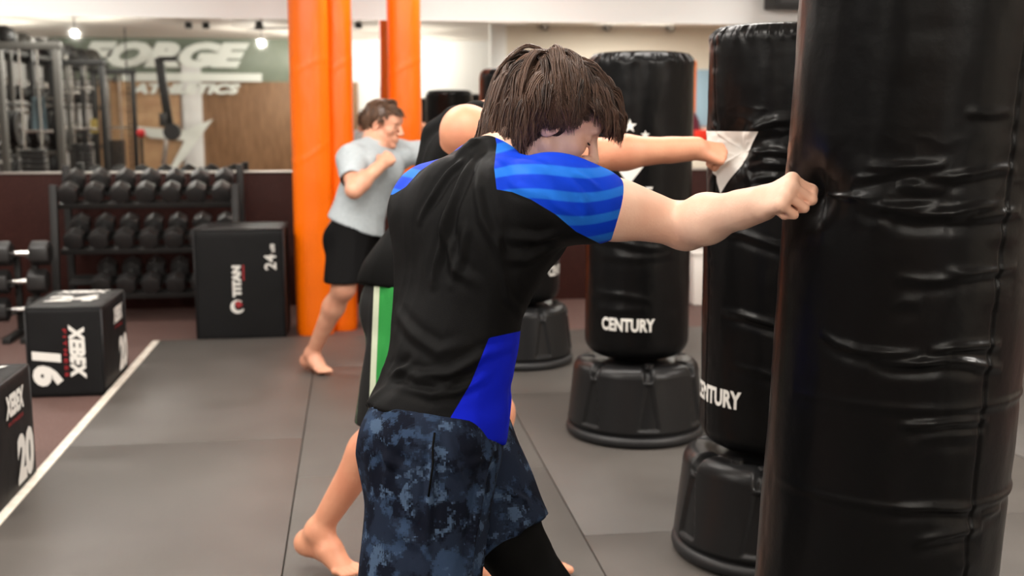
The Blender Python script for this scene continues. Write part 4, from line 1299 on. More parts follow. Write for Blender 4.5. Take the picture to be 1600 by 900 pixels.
def build_body(J, w=1.0, hs=1.0):
    """J: joints. Returns lists of primitives by region"""
    up = nv(J['c7'] - J['pel'])
    R = J['shR'] - J['shL']; R = nv(R - (R @ up) * up)
    Fv = np.cross(up, R); R2 = nv((J['hipR'] - J['hipL']) - ((J['hipR'] - J['hipL']) @ up) * up); F2 = np.cross(up, R2)
    J['up'], J['R'], J['F'], J['R2'], J['F2'] = up, R, Fv, R2, F2
    B = {}
    ch = lerp(J['pel'], J['c7'], .66) + Fv * .035; wa = lerp(J['pel'], J['c7'], .32) + nv(Fv + F2) * .02; up_ch = lerp(J['pel'], J['c7'], .77) + Fv * .03
    if 'chest' in J: ch = J['chest']
    if 'waist' in J: wa = J['waist']
    t = [cone(up_ch, ch, .108 * w, .152 * w, .04, (Fv, .66)), cone(ch, wa, .152 * w, .128 * w, .04, (nv(Fv + .4 * F2), .72)),
         cone(wa, J['pel'] + up * .03, .128 * w, .150 * w, .04, (nv(Fv + F2), .74))]
    for q, sh in ((1, J['shR']), (-1, J['shL'])):
        t.append(cone(J['c7'] + up * J.get('trap', .005), sh + up * .006, .032 * w, .046 * w, .04))          # trapezius
        t.append(cone(lerp(ch, up_ch, .5) + R * q * .05, sh - up * .02, .085 * w, .055 * w, .05))
        t.append(ell(ch + R * q * .075 - Fv * .065 * w + up * .05, np.array([.055, .035, .085]) * w, [R, Fv, up], .04))   # shoulder blades
        t.append(ell(ch + R * q * .075 + Fv * .075 * w + up * .03, np.array([.07, .035, .06]) * w, [R, Fv, up], .04))     # chest muscle
        t.append(cone(J['pel'] + R2 * q * .05, J['hipR'] if q > 0 else J['hipL'], .10 * w, .095 * w, .04))
        t.append(ell((J['hipR'] if q > 0 else J['hipL']) - F2 * .055 - R2 * q * .01 + up * .02, np.array([.085, .085, .09]) * w, None, .04))
    B['torso'] = t
    for sd in 'RL':
        sh, el, wr = J['sh' + sd], J['el' + sd], J['wr' + sd]
        ax = nv(el - sh)
        m = J.get('arm', 1.0) * w
        B['arm' + sd] = [sph(sh, .058 * m, .04)] + limb(sh, el, .050 * m, .050 * m, .037 * m, .45, None, .035) + \
            [ell(lerp(sh, el, .55) + np.array([0, 0, .012]), np.array([.085, .036, .034]) * m, [ax, np.cross(ax, [0, 0, 1.0]), np.cross(np.cross(ax, [0, 0, 1.0]), ax)], .03)]
        B['fore' + sd] = [sph(el, .037 * m, .02)] + limb(el, wr, .038 * m, .0425 * m, .0255 * m, .28, np.array([0, 0, .003]), .025) + \
            [cone(lerp(el, wr, .75), wr, .029 * m, .0255 * m, .02)]
        hp, kn, an, to = J['hip' + sd], J['kn' + sd], J['an' + sd], J['to' + sd]
        l = J.get('leg', 1.0) * w
        B['thigh' + sd] = limb(hp, kn, .092 * l, .084 * l, .056 * l, .4, None, .04)
        ax = nv(an - kn); bk = nv(an - hp); back = nv((hp + an) / 2 - kn); back = nv(back - (back @ ax) * ax)
        B['calf' + sd] = [sph(kn, .055 * l, .03)] + limb(kn, an, .050 * l, .055 * l, .033 * l, .30, back * .012, .03) + \
            [ell(lerp(kn, an, .28) + back * .020, np.array([.105, .042, .040]) * l, [ax, np.cross(ax, back), back], .03)]
        SGN[0] = 1 if sd == 'R' else -1
        B['foot' + sd] = foot_prims(an, to, w, 0)
    return B

def skin_vars(o, V):
    pass

def hair_mesh(name, parent, m, c, ax, s, n, seeds, allow, ulim, lift, maxlen=.17, grav=0.6, strands=26, width=.0016, vol=1.0, crown=(-.05, 0, .135), spread=.011, wave=.004, flow=None):
    """clumped tapering strands combed from the crown over the skull; ax = (F, L, U)"""
    A = np.array(ax)
    rng = np.random.default_rng(seeds)
    ec = np.array([-.012, 0, .040]); er = np.array([.104, .082, .094]) * vol
    cr = np.array(crown); g = A @ np.array([0, 0, -1.0])
    G_ = []; k = 0; NS = 11
    while len(G_) < n and k < n * 20:
        k += 1
        p = ec + er * nv(rng.normal(size=3))
        if not allow(p): continue
        nrm = nv((p - ec) / er ** 2)
        fl = nv(p - cr + rng.normal(size=3) * .035)
        if flow is not None: fl = nv(fl + flow(p))
        v = nv(fl - (fl @ nrm) * nrm); sd = np.cross(nrm, v)
        sw = (vnoise((p * 22)[None], 5)[0] - .5) * 1.1
        v = nv(v + sd * sw)
        off = lift(p) * rng.uniform(.25, 1.0); bend = rng.normal() * .5; ph = rng.uniform(0, 6.28)
        q = p.copy(); pts = [q.copy()]; h = .006; t = 0
        stopr = rng.uniform(-.012, .016)
        while t < maxlen:
            e = (q - ec) / er; nrm = (q - ec) / er ** 2
            if q[2] < .02 and q[0] < -.04: nrm[2] = 0; e[2] = 0
            nrm = nv(nrm); r = np.linalg.norm(e)
            vt = v - (v @ nrm) * nrm * (0.8 if r < 1.25 else .15)
            if q[2] < .02 and q[0] < -.04: vt = nv(v - (v @ nrm) * nrm) - nrm * .50
            sdv = np.cross(nrm, nv(vt))
            v = nv(nv(vt) + g * grav * .10 * (1 + 8 * t) + sdv * .10 * (bend * math.sin(t * 60 + ph)))
            q = q + v * h; t += h
            e = (q - ec) / er; r = np.linalg.norm(e)
            want = 1 + off / .09 * min(1, (t / .03) ** .7)
            if q[2] < .02 and q[0] < -.04:
                want = max(.86, want + (q[2] - .02) * 2.0); r = math.hypot(e[0], e[1])
                if r < want: q[:2] = ec[:2] + (q[:2] - ec[:2]) * (want / r)
            elif r < want: q = ec + (q - ec) * (want / r)
            pts.append(q.copy())
            if q[2] < ulim(q) + stopr and t > .02: break
        pts = np.array(pts)
        if len(pts) < 4: continue
        tt = np.linspace(0, len(pts) - 1, NS); i0 = np.minimum(tt.astype(int), len(pts) - 2); w = (tt - i0)[:, None]
        G_.append(pts[i0] * (1 - w) + pts[i0 + 1] * w)
    G_ = np.array(G_); nG = len(G_)
    T_ = np.linspace(0, 1, NS)
    K = strands
    tg = np.gradient(G_, axis=1); tg /= np.linalg.norm(tg, axis=2, keepdims=True) + 1e-9
    nn = (G_ - ec) / er ** 2; nn /= np.linalg.norm(nn, axis=2, keepdims=True)
    ss = np.cross(nn, tg); ss /= np.linalg.norm(ss, axis=2, keepdims=True) + 1e-9
    nn = np.cross(tg, ss)
    a = rng.uniform(0, 6.28, (nG, K, 1)); rr = spread * np.sqrt(rng.uniform(0, 1, (nG, K, 1)))
    cvg = (1 - .72 * T_ ** 1.1)[None, None, :]
    ph = rng.uniform(0, 6.28, (nG, K, 1)); fq = rng.uniform(4, 9, (nG, K, 1))
    wv = wave * T_[None, None] * np.sin(ph + fq * T_[None, None])
    ox = rr * np.cos(a) * cvg + wv; oy = rr * np.sin(a) * .45 * cvg + wv * .4 * np.cos(a)
    C_ = G_[:, None] + ss[:, None] * ox[..., None] + nn[:, None] * oy[..., None]
    # strands differ in length
    ln = rng.uniform(.72, 1.06, (nG, K, 1, 1))
    C_ = C_[:, :, :1] + 0 * C_ + (C_ - C_[:, :, :1]) * np.where(T_[None, None, :, None] > 0, 1, 0)
    idx = np.clip(T_[None, None, :] * ln[..., 0], 0, .9999) * (NS - 1); i0 = idx.astype(int); w = (idx - i0)[..., None]
    gi = np.arange(nG)[:, None, None]; gk = np.arange(K)[None, :, None]
    C_ = C_[gi, gk, i0] * (1 - w) + C_[gi, gk, np.minimum(i0 + 1, NS - 1)] * w
    wd = width * (1 - .8 * T_ ** 3)
    V = []
    for al in (0, 2.094, 4.189):
        V.append(C_ + ss[:, None] * (math.cos(al) * wd)[None, None, :, None] + nn[:, None] * (math.sin(al) * wd * .7)[None, None, :, None])
    V = np.stack(V, 3).reshape(-1, 3)                       # (guide, strand, step, corner)
    b = (np.arange(nG * K) * NS * 3)[:, None, None] + (np.arange(NS - 1) * 3)[None, :, None] + np.arange(3)[None, None]
    b2 = (np.arange(nG * K) * NS * 3)[:, None, None] + (np.arange(NS - 1) * 3)[None, :, None] + ((np.arange(3) + 1) % 3)[None, None]
    Fq = np.stack([b, b2, b2 + 3, b + 3], -1).reshape(-1, 4)
    tone = rng.uniform(0, .55, (nG, 1, 1, 1)) + rng.uniform(-.18, .25, (nG, K, 1, 1)) + .30 * T_[None, None, :, None] + np.zeros((1, 1, 1, 3))
    W = c + s * (V @ A)
    o = mesh_obj(name, W, Fq, m, parent)
    attr(o, 'shade', np.clip(tone, 0, 1).ravel())
    return o

def wrinkle(V, N, dirs, amp, seed, mask=None):
    """stretched noise folds; dirs: list of (unit vector along the fold, frequency)"""
    d = np.zeros(len(V))
    for i, (u, fr, a) in enumerate(dirs):
        u = nv(u)
        al = V @ u
        Q = V * fr - (al * fr * .80)[:, None] * u[None]
        n1 = vnoise(Q + 11 * i, seed + i)
        d += a * (1 - 2 * np.abs(2 * n1 - 1))
    d *= amp
    if mask is not None: d = d * mask
    return V + N * d[:, None]

def polyline_fold(V, N, segs):
    """explicit folds: (points, width, amplitude): a ridge along the polyline beside a valley"""
    disp = np.zeros(len(V))
    for pts, w, a in segs:
        pts = [np.asarray(p, float) for p in pts]
        best = np.full(len(V), 9.0); tp = np.zeros(len(V)); tot = len(pts) - 1
        for i in range(tot):
            ab = pts[i + 1] - pts[i]; t = np.clip((V - pts[i]) @ ab / (ab @ ab), 0, 1)
            dd = np.linalg.norm(V - pts[i] - t[:, None] * ab, axis=1)
            m = dd < best; best[m] = dd[m]; tp[m] = (i + t[m]) / tot
        disp += a * np.sin(np.pi * np.clip(tp, .02, .98)) ** .6 * (np.exp(-(best / w) ** 2) - .55 * np.exp(-((best - 2 * w) / w) ** 2))
    return V + N * disp[:, None]

def pix(V):
    d = V - CAM; z = d @ FW
    return 800 + F * (d @ RT) / z, 450 - F * (d @ UP) / z, z

def sdpoly(x, y, poly):
    """signed distance to a polygon (negative inside), pixel units"""
    poly = np.asarray(poly, float); n = len(poly)
    d = np.full(len(x), 1e9); ins = np.zeros(len(x), bool)
    for i in range(n):
        a = poly[i]; b = poly[(i + 1) % n]; e = b - a
        wx, wy = x - a[0], y - a[1]
        t = np.clip((wx * e[0] + wy * e[1]) / (e @ e), 0, 1)
        d = np.minimum(d, np.hypot(wx - t * e[0], wy - t * e[1]))
        c = ((a[1] <= y) & (b[1] > y)) | ((b[1] <= y) & (a[1] > y))
        xi = a[0] + (y - a[1]) / np.where(abs(e[1]) < 1e-9, 1e-9, e[1]) * e[0]
        ins ^= c & (x < xi)
    return np.where(ins, -d, d)

def eye_parts(p, ax, s, e, root):
    for q in (-1, 1):
        c = p(.0695, q * .033, .009)
        v, f = surface([sph(c, .0135 * s, 0)], .003)
        mesh_obj('eye', v, f, M['eye'], root)
        v, f = surface([ell(c + ax[0] * .0125 * s + ax[2] * e, np.array([.003, .0055, .0055]) * s, list(ax), 0)], .0012)
        mesh_obj('iris', v, f, M['iris'], root)

def brow_part(p, s, root, m):
    for q in (-1, 1):
        pts = [p(.088, q * .012, .030), p(.089, q * .024, .036), p(.083, q * .038, .036), p(.074, q * .048, .029)]
        v, f = tube_mesh(pts, [.002, .0038, .0034, .0015], 6); o = mesh_obj('eyebrow', v, f, m, root); attr(o, 'shade', [.25] * len(v))

# ------------------------------------------------------------------ 1. the boxer in blue and black
J = dict(
    c7=P(756, 262, 2.34), pel=P(684, 668, 2.33),
    shR=P(862, 306, 2.21), shL=P(672, 320, 2.46), elR=P(1072, 354, 2.25), wrR=P(1190, 318, 2.045),
    elL=P(662, 425, 2.78), wrL=P(740, 330, 2.90),
    hipR=P(672, 706, 2.25), hipL=P(712, 706, 2.42), knR=P(648, 1000, 2.22), knL=P(846, 925, 2.36),
    anR=P(520, 1140, 2.40), toR=P(590, 1250, 2.30) + np.array([0, 0, .03]), anL=P(862, 1150, 2.42), toL=P(960, 1212, 2.45) + np.array([0, 0, .05]),
    chest=P(752, 372, 2.32), waist=P(706, 540, 2.33), arm=1.10)
blen('man1 arm', J['shR'], J['elR'], J['wrR']); blen('man1 armL', J['shL'], J['elL'], J['wrL']); blen('m1 legR', J['hipR'], J['knR'], J['anR'], J['toR']); blen('m1 legL', J['hipL'], J['knL'], J['anL'], J['toL'])
for k in ('shR', 'shL', 'pel', 'knR', 'knL', 'anR', 'toR', 'anL', 'toL'): print(k, J[k].round(3))
J1 = J
B = build_body(J)
yaw1 = 0.10
Fh = nv(math.cos(math.radians(27)) * (RT * math.cos(yaw1) + FW * math.sin(yaw1) * 1.0) - np.array([0, 0, 1]) * math.sin(math.radians(27)))
Uh = np.cross(np.cross(Fh, [0, 0, 1.0]), Fh)
HC1 = P(862, 196, 2.33 + .075)
HP, hp1, hax1 = head_prims(HC1, Fh, Uh, 1.04)
neck = [cone(hp1(-.045, 0, -.03), J['c7'] + J['F'] * .02, .056, .062, .035), cone(hp1(-.01, 0, -.05), J['c7'] + J['F'] * .06 - J['up'] * .03, .045, .055, .03)]
HR = hand_prims(J['wrR'], P(1228, 300, 1.985) - J['wrR'], -FW * 1.0 + np.array([0, 0, .55]), 1, (1.5, 1.65, 1.0), .96)
HL = hand_prims(J['wrL'], P(790, 290, 2.86) - J['wrL'], FW + np.array([0, 0, .3]), -1, (1.3, 1.5, 1.0), 1.0)
skin = B['torso'] + B['armR'] + B['foreR'] + B['armL'] + B['foreL'] + B['thighR'] + B['thighL'] + B['calfR'] + B['calfL'] + B['footR'] + B['footL'] + neck + HP + HR + HL
hz = lerp(J['wrR'], P(1228, 300, 1.985), .9)
V, Fq = multires(skin, 0.006, [(hz, .085, .0026), (HC1, .135, .0026), (lerp(J['wrL'], P(790, 290, 2.86), .9), .085, .004)])
root1 = empty('person', (J['pel'][0], J['pel'][1], 0.0))
tag(root1, 'person in black and blue shirt and camouflage shorts punching the nearest bag', 'person')
mesh_obj('body', V, Fq, M['skin1'], root1)

# shirt
def tor_in(B, g, k=.04):
    T_ = grow(B['torso'], g, None)
    for i in (3, 9): T_[i]['ra'] -= g * .55
    return T_
sl_end = lerp(J['shR'], J['elR'], .31)
sh = tor_in(B, .014)
sh += grow(limb(J['shR'], sl_end, .060, .062, .062, .5), .012)
sh += [sph(J['shR'] + np.array([0, 0, -.005]), .069, .05)]
slL = lerp(J['shL'], J['elL'], .45)
sh += [sph(J['shL'], .062, .05)] + limb(J['shL'], slL, .060, .062, .062, .5)
sh += [cone(J['c7'] - J['up'] * .03 + J['F'] * .02, J['c7'] + J['up'] * .008 + J['F'] * .028, .080, .066, .03)]
sh += [cone(P(722, 240, 2.31), P(740, 224, 2.31), .010, .012, .012), cone(P(716, 262, 2.30), P(730, 236, 2.30), .010, .010, .014)]
sh += [cone(P(674, 345, 2.42), P(675, 500, 2.39), .082, .082, .05), cone(P(735, 262, 2.38), P(676, 300, 2.45), .036, .052, .04)]
# loose cloth hanging over the hips
hemc = P(684, 655, 2.33)
sh += [cone(P(715, 540, 2.33), hemc, .132, .148, .04, (J['F'], .82)), cone(hemc, hemc - J['up'] * .05, .148, .152, .03, (J['F'], .82))]
hn = nv(np.cross(P(775, 690, 2.25) - P(592, 636, 2.30), P(690, 660, 2.5) - P(690, 668, 2.2)))
if hn[2] > 0: hn = -hn
axs = nv(J['elR'] - J['shR'])
V, Fq = surface(sh, 0.0042, planes=[(P(684, 664, 2.3), hn)])
V = relax(V, Fq, 2)
N = vnormals(V, Fq)
px, py, pz = pix(V)
bkd = (V - J['chest']) @ -J['F']
tmask = np.clip((py - 215) / 60, .25, 1)
V = wrinkle(V, N, [(nv(P(700, 600, 2.3) - P(745, 240, 2.3)), 16, .55), (nv(P(620, 560, 2.3) - P(790, 480, 2.3)), 13, .5)], .0034, 21, tmask)
lowm = np.exp(-((py - 615) / 55) ** 2) * (px < 800)
V = wrinkle(V, N, [(nv(P(790, 600, 2.3) - P(600, 640, 2.3)), 22, 1.0)], .0042, 41, lowm)
def pts(d, *xy): return [P(x, y, d) for x, y in xy]
def near(xy):
    """shirt surface points nearest the camera under photo pixels"""
    out = []
    for x, y in xy:
        m = (np.abs(px - x) < 7) & (np.abs(py - y) < 7)
        if m.any():
            i = np.where(m)[0]; out.append(V[i[np.argmin(pz[i])]])
    return out
folds = [([(738, 232), (722, 262), (706, 300), (690, 350), (676, 410), (672, 440)], .009, .011),
         ([(728, 236), (700, 262), (672, 300), (650, 340)], .008, .009),
         ([(748, 240), (742, 290), (748, 340), (770, 390), (800, 420)], .009, .007),
         ([(700, 300), (690, 360), (704, 420), (740, 450)], .010, .007),
         ([(722, 350), (716, 400), (700, 450)], .008, .006),
         ([(610, 570), (650, 585), (700, 580), (760, 560), (812, 540)], .009, .008),
         ([(620, 600), (670, 612), (720, 606), (770, 590)], .008, .007),
         ([(640, 590), (690, 598), (740, 592)], .006, .006),
         ([(612, 480), (640, 520), (680, 545), (730, 540)], .010, .006),
         ([(880, 370), (840, 380), (790, 374)], .009, .006), ([(870, 395), (830, 410), (790, 408)], .009, .005),
         ([(780, 330), (782, 400), (800, 470), (820, 500)], .007, .004),
         ([(640, 560), (606, 585)], .008, .008), ([(800, 240), (850, 258), (900, 300)], .010, .005), ([(880, 262), (915, 300), (925, 345)], .008, .005),
         ([(905, 262), (940, 290)], .006, .004), ([(850, 300), (880, 330), (912, 350)], .008, .004),
         ([(785, 250), (800, 285), (840, 305)], .008, .004)]
fl = []
for a, w_, am in folds:
    q = near(a)
    if len(q) > 1: fl.append((q, w_, am))
V = polyline_fold(V, N, fl)
V = relax(V, Fq, 1, .3)
shirt = mesh_obj('shirt', V, Fq, None, root1, mats=[M['black_fabric']])
px, py, pz = pix(V)
back = (bkd > -.055) | (px > 800)
# pattern fields: raglan sleeves and side panels
armpos = (V - J['shR']) @ axs
ragl = sdpoly(px, py, [(772, 205), (776, 226), (772, 262), (776, 296), (800, 300), (830, 312), (868, 335), (900, 362), (960, 392), (1020, 330), (980, 230), (900, 180)])
ragl = np.where(bkd > -.12, ragl, np.where((V - J['c7']) @ J['R'] > .085, -8, 8))
side = sdpoly(px, py, [(824, 515), (764, 528), (735, 600), (704, 652), (700, 672), (800, 720), (850, 600), (850, 500)])
side = np.where(bkd > -.16, side, 8)
lsl = sdpoly(px, py, [(745, 212), (722, 230), (678, 252), (655, 268), (634, 292), (614, 304), (560, 310), (600, 200)])
lsl = np.where((V - J['shL']) @ -J['R'] > -.12, lsl, 8)
lsl = np.minimum(lsl, np.where(((V - J['shL']) @ nv(J['elL'] - J['shL']) > .06) & (np.linalg.norm(np.cross(V - J['shL'], nv(J['elL'] - J['shL'])), axis=1) < .10) & (bkd < -.02), -5, 8))
attr(shirt, 'sleeve', np.minimum(ragl, lsl)); attr(shirt, 'panel', side)
# stripes run down the sleeve: coordinate across the stripes
aup = nv(np.cross(np.cross(axs, [0, 0, 1.0]), axs))
u = (V - J['shR']) @ axs; h_ = (V - J['shR']) @ aup
attr(shirt, 'stripe', h_ - u * .30 + .008 * np.sin(u * 24))
m = mat('black_and_blue_shirt_fabric', (0.0065, 0.0065, 0.0067, 1), 0.5, bump=0.2, bscale=700, spec=.05)
nt = m.node_tree; b = nt.nodes['Principled BSDF']
def A_(n): a = nt.nodes.new('ShaderNodeAttribute'); a.attribute_name = n; return a.outputs['Fac']
def MT(op, a, b_=0.0, c_=0.0):
    n = nt.nodes.new('ShaderNodeMath'); n.operation = op
    for i, q in enumerate((a, b_, c_)):
        if isinstance(q, (int, float)): n.inputs[i].default_value = q
        else: nt.links.new(q, n.inputs[i])
    return n.outputs[0]
def MIX(f, a, b_):
    n = nt.nodes.new('ShaderNodeMix'); n.data_type = 'RGBA'
    nt.links.new(f, n.inputs[0])
    for i, q in ((6, a), (7, b_)):
        if isinstance(q, tuple): n.inputs[i].default_value = q
        else: nt.links.new(q, n.inputs[i])
    return n.outputs[2]
st_ = MT('SINE', MT('MULTIPLY_ADD', A_('stripe'), 2 * math.pi / .046, 0.7))
fs = MT('MULTIPLY_ADD', st_, 2.2, -0.1); n_ = nt.nodes.new('ShaderNodeClamp'); nt.links.new(fs, n_.inputs[0])
blue = MIX(n_.outputs[0], S(14, 60, 200), S(34, 110, 215))
c1 = MIX(MT('LESS_THAN', A_('sleeve'), 0.0), (0.0065, 0.0065, 0.0067, 1), blue)
c2 = MIX(MT('LESS_THAN', A_('panel'), 0.0), c1, S(18, 34, 200))
nt.links.new(c2, b.inputs['Base Color'])
shirt.data.materials[0] = m
# collar band
cp = []
for k in range(33):
    a = 2 * math.pi * k / 32
    cp.append(J['c7'] + J['up'] * (.016 + .010 * math.cos(a)) + J['F'] * (.036 - .062 * math.cos(a)) + J['R'] * .068 * math.sin(a))
v, f = tube_mesh(cp, .0075, 8, False); mesh_obj('collar', v, f, M['black_fabric'], root1)
q = near([(738, 222), (716, 240)])

# shorts
camo = mat('blue_camouflage_fabric', S(24, 30, 44), 0.8, bump=0.1, bscale=600, spec=.08)
nt = camo.node_tree; b = nt.nodes['Principled BSDF']
tc = nt.nodes.new('ShaderNodeTexCoord')
def camo_layer(cell, scale, seed, lo):
    vm = nt.nodes.new('ShaderNodeVectorMath'); vm.operation = 'SNAP'; vm.inputs[1].default_value = (cell, cell, cell)
    nt.links.new(tc.outputs['Object'], vm.inputs[0])
    n = nt.nodes.new('ShaderNodeTexNoise'); n.noise_dimensions = '4D'; n.inputs['W'].default_value = seed; n.inputs['Scale'].default_value = scale; n.inputs['Detail'].default_value = 4; n.inputs['Roughness'].default_value = .65
    nt.links.new(vm.outputs[0], n.inputs['Vector'])
    r = nt.nodes.new('ShaderNodeMapRange'); r.inputs[1].default_value = lo; r.inputs[2].default_value = lo + .045
    nt.links.new(n.outputs['Fac'], r.inputs[0]); return r.outputs[0]
c = MIX(camo_layer(.004, 13, 1.3, .47), S(14, 18, 30), S(28, 36, 52))
c = MIX(camo_layer(.0035, 19, 7.1, .53), c, S(44, 60, 84))
c = MIX(camo_layer(.004, 26, 4.4, .58), c, S(66, 84, 108))
nt.links.new(c, b.inputs['Base Color'])
kR = J['knR']; kL = J['knL']
wst = P(690, 655, 2.33)
hemR = lerp(J['hipR'], kR, .93); hemL = lerp(J['hipL'], kL, .63)
so = [cone(wst, J['pel'] - J['up'] * .03, .136, .150, .04, (J['F2'], .86)),
      cone(J['pel'] - J['up'] * .03, J['pel'] - J['up'] * .10, .150, .138, .04, (J['F2'], .9)),
      cone(J['hipR'], hemR, .118, .117, .035), cone(J['hipL'], hemL, .115, .094, .035),
      ell(J['hipR'] - J['F2'] * .045, (.10, .095, .11), None, .04), cone(J['hipR'] + J['F2'] * .02, hemR, .11, .10, .03)]
hnR = nv(kR - J['hipR']); hnL = nv(kL - J['hipL'])
V, Fq = surface(so, .0055)
# cut the two hems, each only on its own leg
def cut_leg(V, Fq, hem, n, a, b_):
    return V, Fq
soR = [p_ for i, p_ in enumerate(so) if i != 3]
V, Fq = surface([so[0], so[1], so[2], so[4], so[5]], .005, planes=[(hemR, hnR), (wst + J['up'] * .02, J['up'])])
V2, F2_ = surface([cone(J['hipL'] + J['up'] * .03, hemL, .114, .100, .03), cone(J['pel'], J['hipL'], .12, .11, .04)], .005, planes=[(hemL, hnL)])
V, Fq = merge((V, Fq), (V2, F2_))
V = relax(V, Fq, 2); N = vnormals(V, Fq)
V = wrinkle(V, N, [(nv(kR - J['hipR']), 20, .7), (nv(P(700, 800, 2.3) - P(560, 760, 2.3)), 14, .35)], .0055, 61)
px, py, pz = pix(V)
g = [([(682, 665), (678, 720), (676, 780), (672, 860)], .006, .009), ([(775, 700), (760, 760), (745, 850), (742, 900)], .010, .008), ([(580, 690), (600, 720), (640, 735)], .009, .007),
     ([(700, 670), (715, 720), (735, 760)], .009, .007), ([(600, 660), (604, 700), (596, 760)], .010, .006), ([(770, 720), (720, 740)], .010, .006),
     ([(790, 760), (830, 780)], .007, .006), ([(800, 800), (770, 825)], .007, .006), ([(610, 820), (660, 850)], .012, .006)]
V = polyline_fold(V, N, [(near(a), w_, am) for a, w_, am in g if len(near(a)) > 1])
shorts1 = mesh_obj('shorts', V, Fq, camo, root1)
px, py, pz = pix(V)
q = near([(682, 672), (680, 695), (679, 720), (678, 745), (676, 770)])
v, f = tube_mesh(np.array(q) - FW * .001, .0022, 6); mesh_obj('side_seam', v, f, M['black_fabric'], root1)
# compression leggings under them
lg = grow(B['thighL'], .004) + grow(B['calfL'][:3], .004) + grow([B['calfL'][-1]], .004)
V, Fq = surface(lg, .006); V = relax(V, Fq, 2); N = vnormals(V, Fq)
V = wrinkle(V, N, [(np.cross(nv(kL - J['hipL']), FW), 30, 1)], .0012, 71)
mesh_obj('legging', V, Fq, M['black_fabric'], root1)
lg = grow(B['thighR'], .004) + grow(B['calfR'][:3], .004) + grow([B['calfR'][-1]], .004)
V, Fq = surface(lg, .008); mesh_obj('legging', relax(V, Fq, 2), Fq, M['black_fabric'], root1)

# face details and hair
for q in (-1, 1):
    lp = [hp1(.084 - .012 * abs(t) ** 2, q * (.033 + .012 * t), .0015 - .002 * (1 - t * t)) for t in np.linspace(-1, 1, 9)]
    v, f = tube_mesh(lp, [.0006] + [.0015] * 7 + [.0006], 6); mesh_obj('eyelashes', v, f, M['lash'], root1)
brow_part(hp1, 1.0, root1, M['hair1'])
v, f = surface([ell(hp1(-.018, 0, .050), (.108, .084, .090), list(hax1), .01), ell(hp1(-.040, 0, .000), (.085, .080, .070), list(hax1), .03), sub(ell(hp1(.115, 0, -.03), (.085, .12, .095), list(hax1)), .02)], .004)
o = mesh_obj('hair_undercoat', v, f, M['hair1'], root1); attr(o, 'shade', [0.1] * len(v))
def allow1(p):
    f_, l_, u_ = p
    if f_ > .03 and u_ < .072: return False
    if f_ > -.012 and u_ < .030: return False
    return u_ > -.06
def ulim1(q):
    f_ = q[0]
    if f_ > .035: return .040
    if f_ > .0: return .008
    if f_ > -.03: return -.015
    return -.095 if f_ > -.07 else -.11
hair_mesh('hair', root1, M['hair1'], HC1, hax1, 1.05, 520, 3, allow1, ulim1, lambda p: .022 + .020 * max(0, min(1, (p[0] - .01) / .05)) + .008 * (p[0] < -.05), maxlen=.17, grav=.75, strands=30, width=.0012, wave=.006)

# ------------------------------------------------------------------ 2. the boxer in the black tank top
J = dict(
    c7=P(757, 184, 3.46), pel=P(648, 440, 3.42), shR=P(729, 204, 3.28), shL=P(702, 228, 3.60), chest=P(722, 280, 3.43),
    elR=P(930, 243, 3.30), wrR=P(1088, 232, 3.33), elL=P(772, 330, 3.68), wrL=P(850, 268, 3.56),
    hipR=P(648, 458, 3.33), hipL=P(676, 458, 3.52), knR=P(616, 655, 3.36), knL=P(772, 644, 3.48),
    anR=G(497, 830, .13), toR=G(534, 888, .032), anL=G(792, 866, .085), toL=G(860, 886, .026), arm=1.13, trap=-.005)
B = build_body(J, 1.04)
root2 = empty('person', (J['pel'][0], J['pel'][1], 0.0))
tag(root2, 'person in black tank top and green-panelled shorts, behind the boxer in blue and black', 'person')
Fh = nv(RT * .93 + FW * .22 - np.array([0, 0, .18])); Uh = np.cross(np.cross(Fh, [0, 0, 1.0]), Fh)
HC2 = P(834, 156, 3.50)
HP, hp2, hax2 = head_prims(HC2, Fh, Uh, 1.0)
neck = [cone(hp2(-.045, 0, -.03), J['c7'] + J['F'] * .02, .056, .062, .035), cone(hp2(-.01, 0, -.05), J['c7'] + J['F'] * .06 - J['up'] * .03, .045, .055, .03)]
kn2 = P(1122, 240, 3.345)
HR = hand_prims(J['wrR'], kn2 - J['wrR'], -FW * 1.0 + np.array([0, 0, .9]), 1, (1.5, 1.65, 1.0), 1.04)
HL = hand_prims(J['wrL'], P(870, 232, 3.54) - J['wrL'], FW + RT * .4, -1, (1.3, 1.5, 1.0), 1.0)
skin = sum([B[k] for k in ('torso', 'armR', 'foreR', 'armL', 'foreL', 'thighR', 'thighL', 'calfR', 'calfL', 'footR', 'footL')], []) + neck + HP + HR + HL
V, Fq = multires(skin, 0.007, [(lerp(J['wrR'], kn2, .9), .088, .0032), (HC2, .135, .004), (lerp(J['wrL'], P(870, 232, 3.54), .9), .08, .0045), (lerp(J['anR'], J['toR'], .6), .14, .004), (lerp(J['anL'], J['toL'], .6), .14, .004)])
mesh_obj('body', V, Fq, M['skin2'], root2)
core = [p_ for i, p_ in enumerate(B['torso']) if not (i in (3, 4, 9, 10))]
tk = grow(core, .016)
for q in (-1, 1):
    sh_ = J['shR'] if q > 0 else J['shL']
    mid = lerp(J['c7'], sh_, .50)
    tk.append(cone(lerp(J['chest'] if 'chest' in J else lerp(J['pel'], J['c7'], .66), mid, .3) - J['F'] * .03, mid + J['up'] * .012, .085, .048, .04))
    tk.append(cone(mid + J['up'] * .012, lerp(J['pel'], J['c7'], .72) + J['F'] * .10 + J['R'] * q * .06, .046, .06, .04))
tk += [cone(lerp(J['pel'], J['c7'], .35) - J['F'] * .01, J['pel'] - J['up'] * .03 - J['F2'] * .045, .140, .155, .05, (J['F'], .78))]
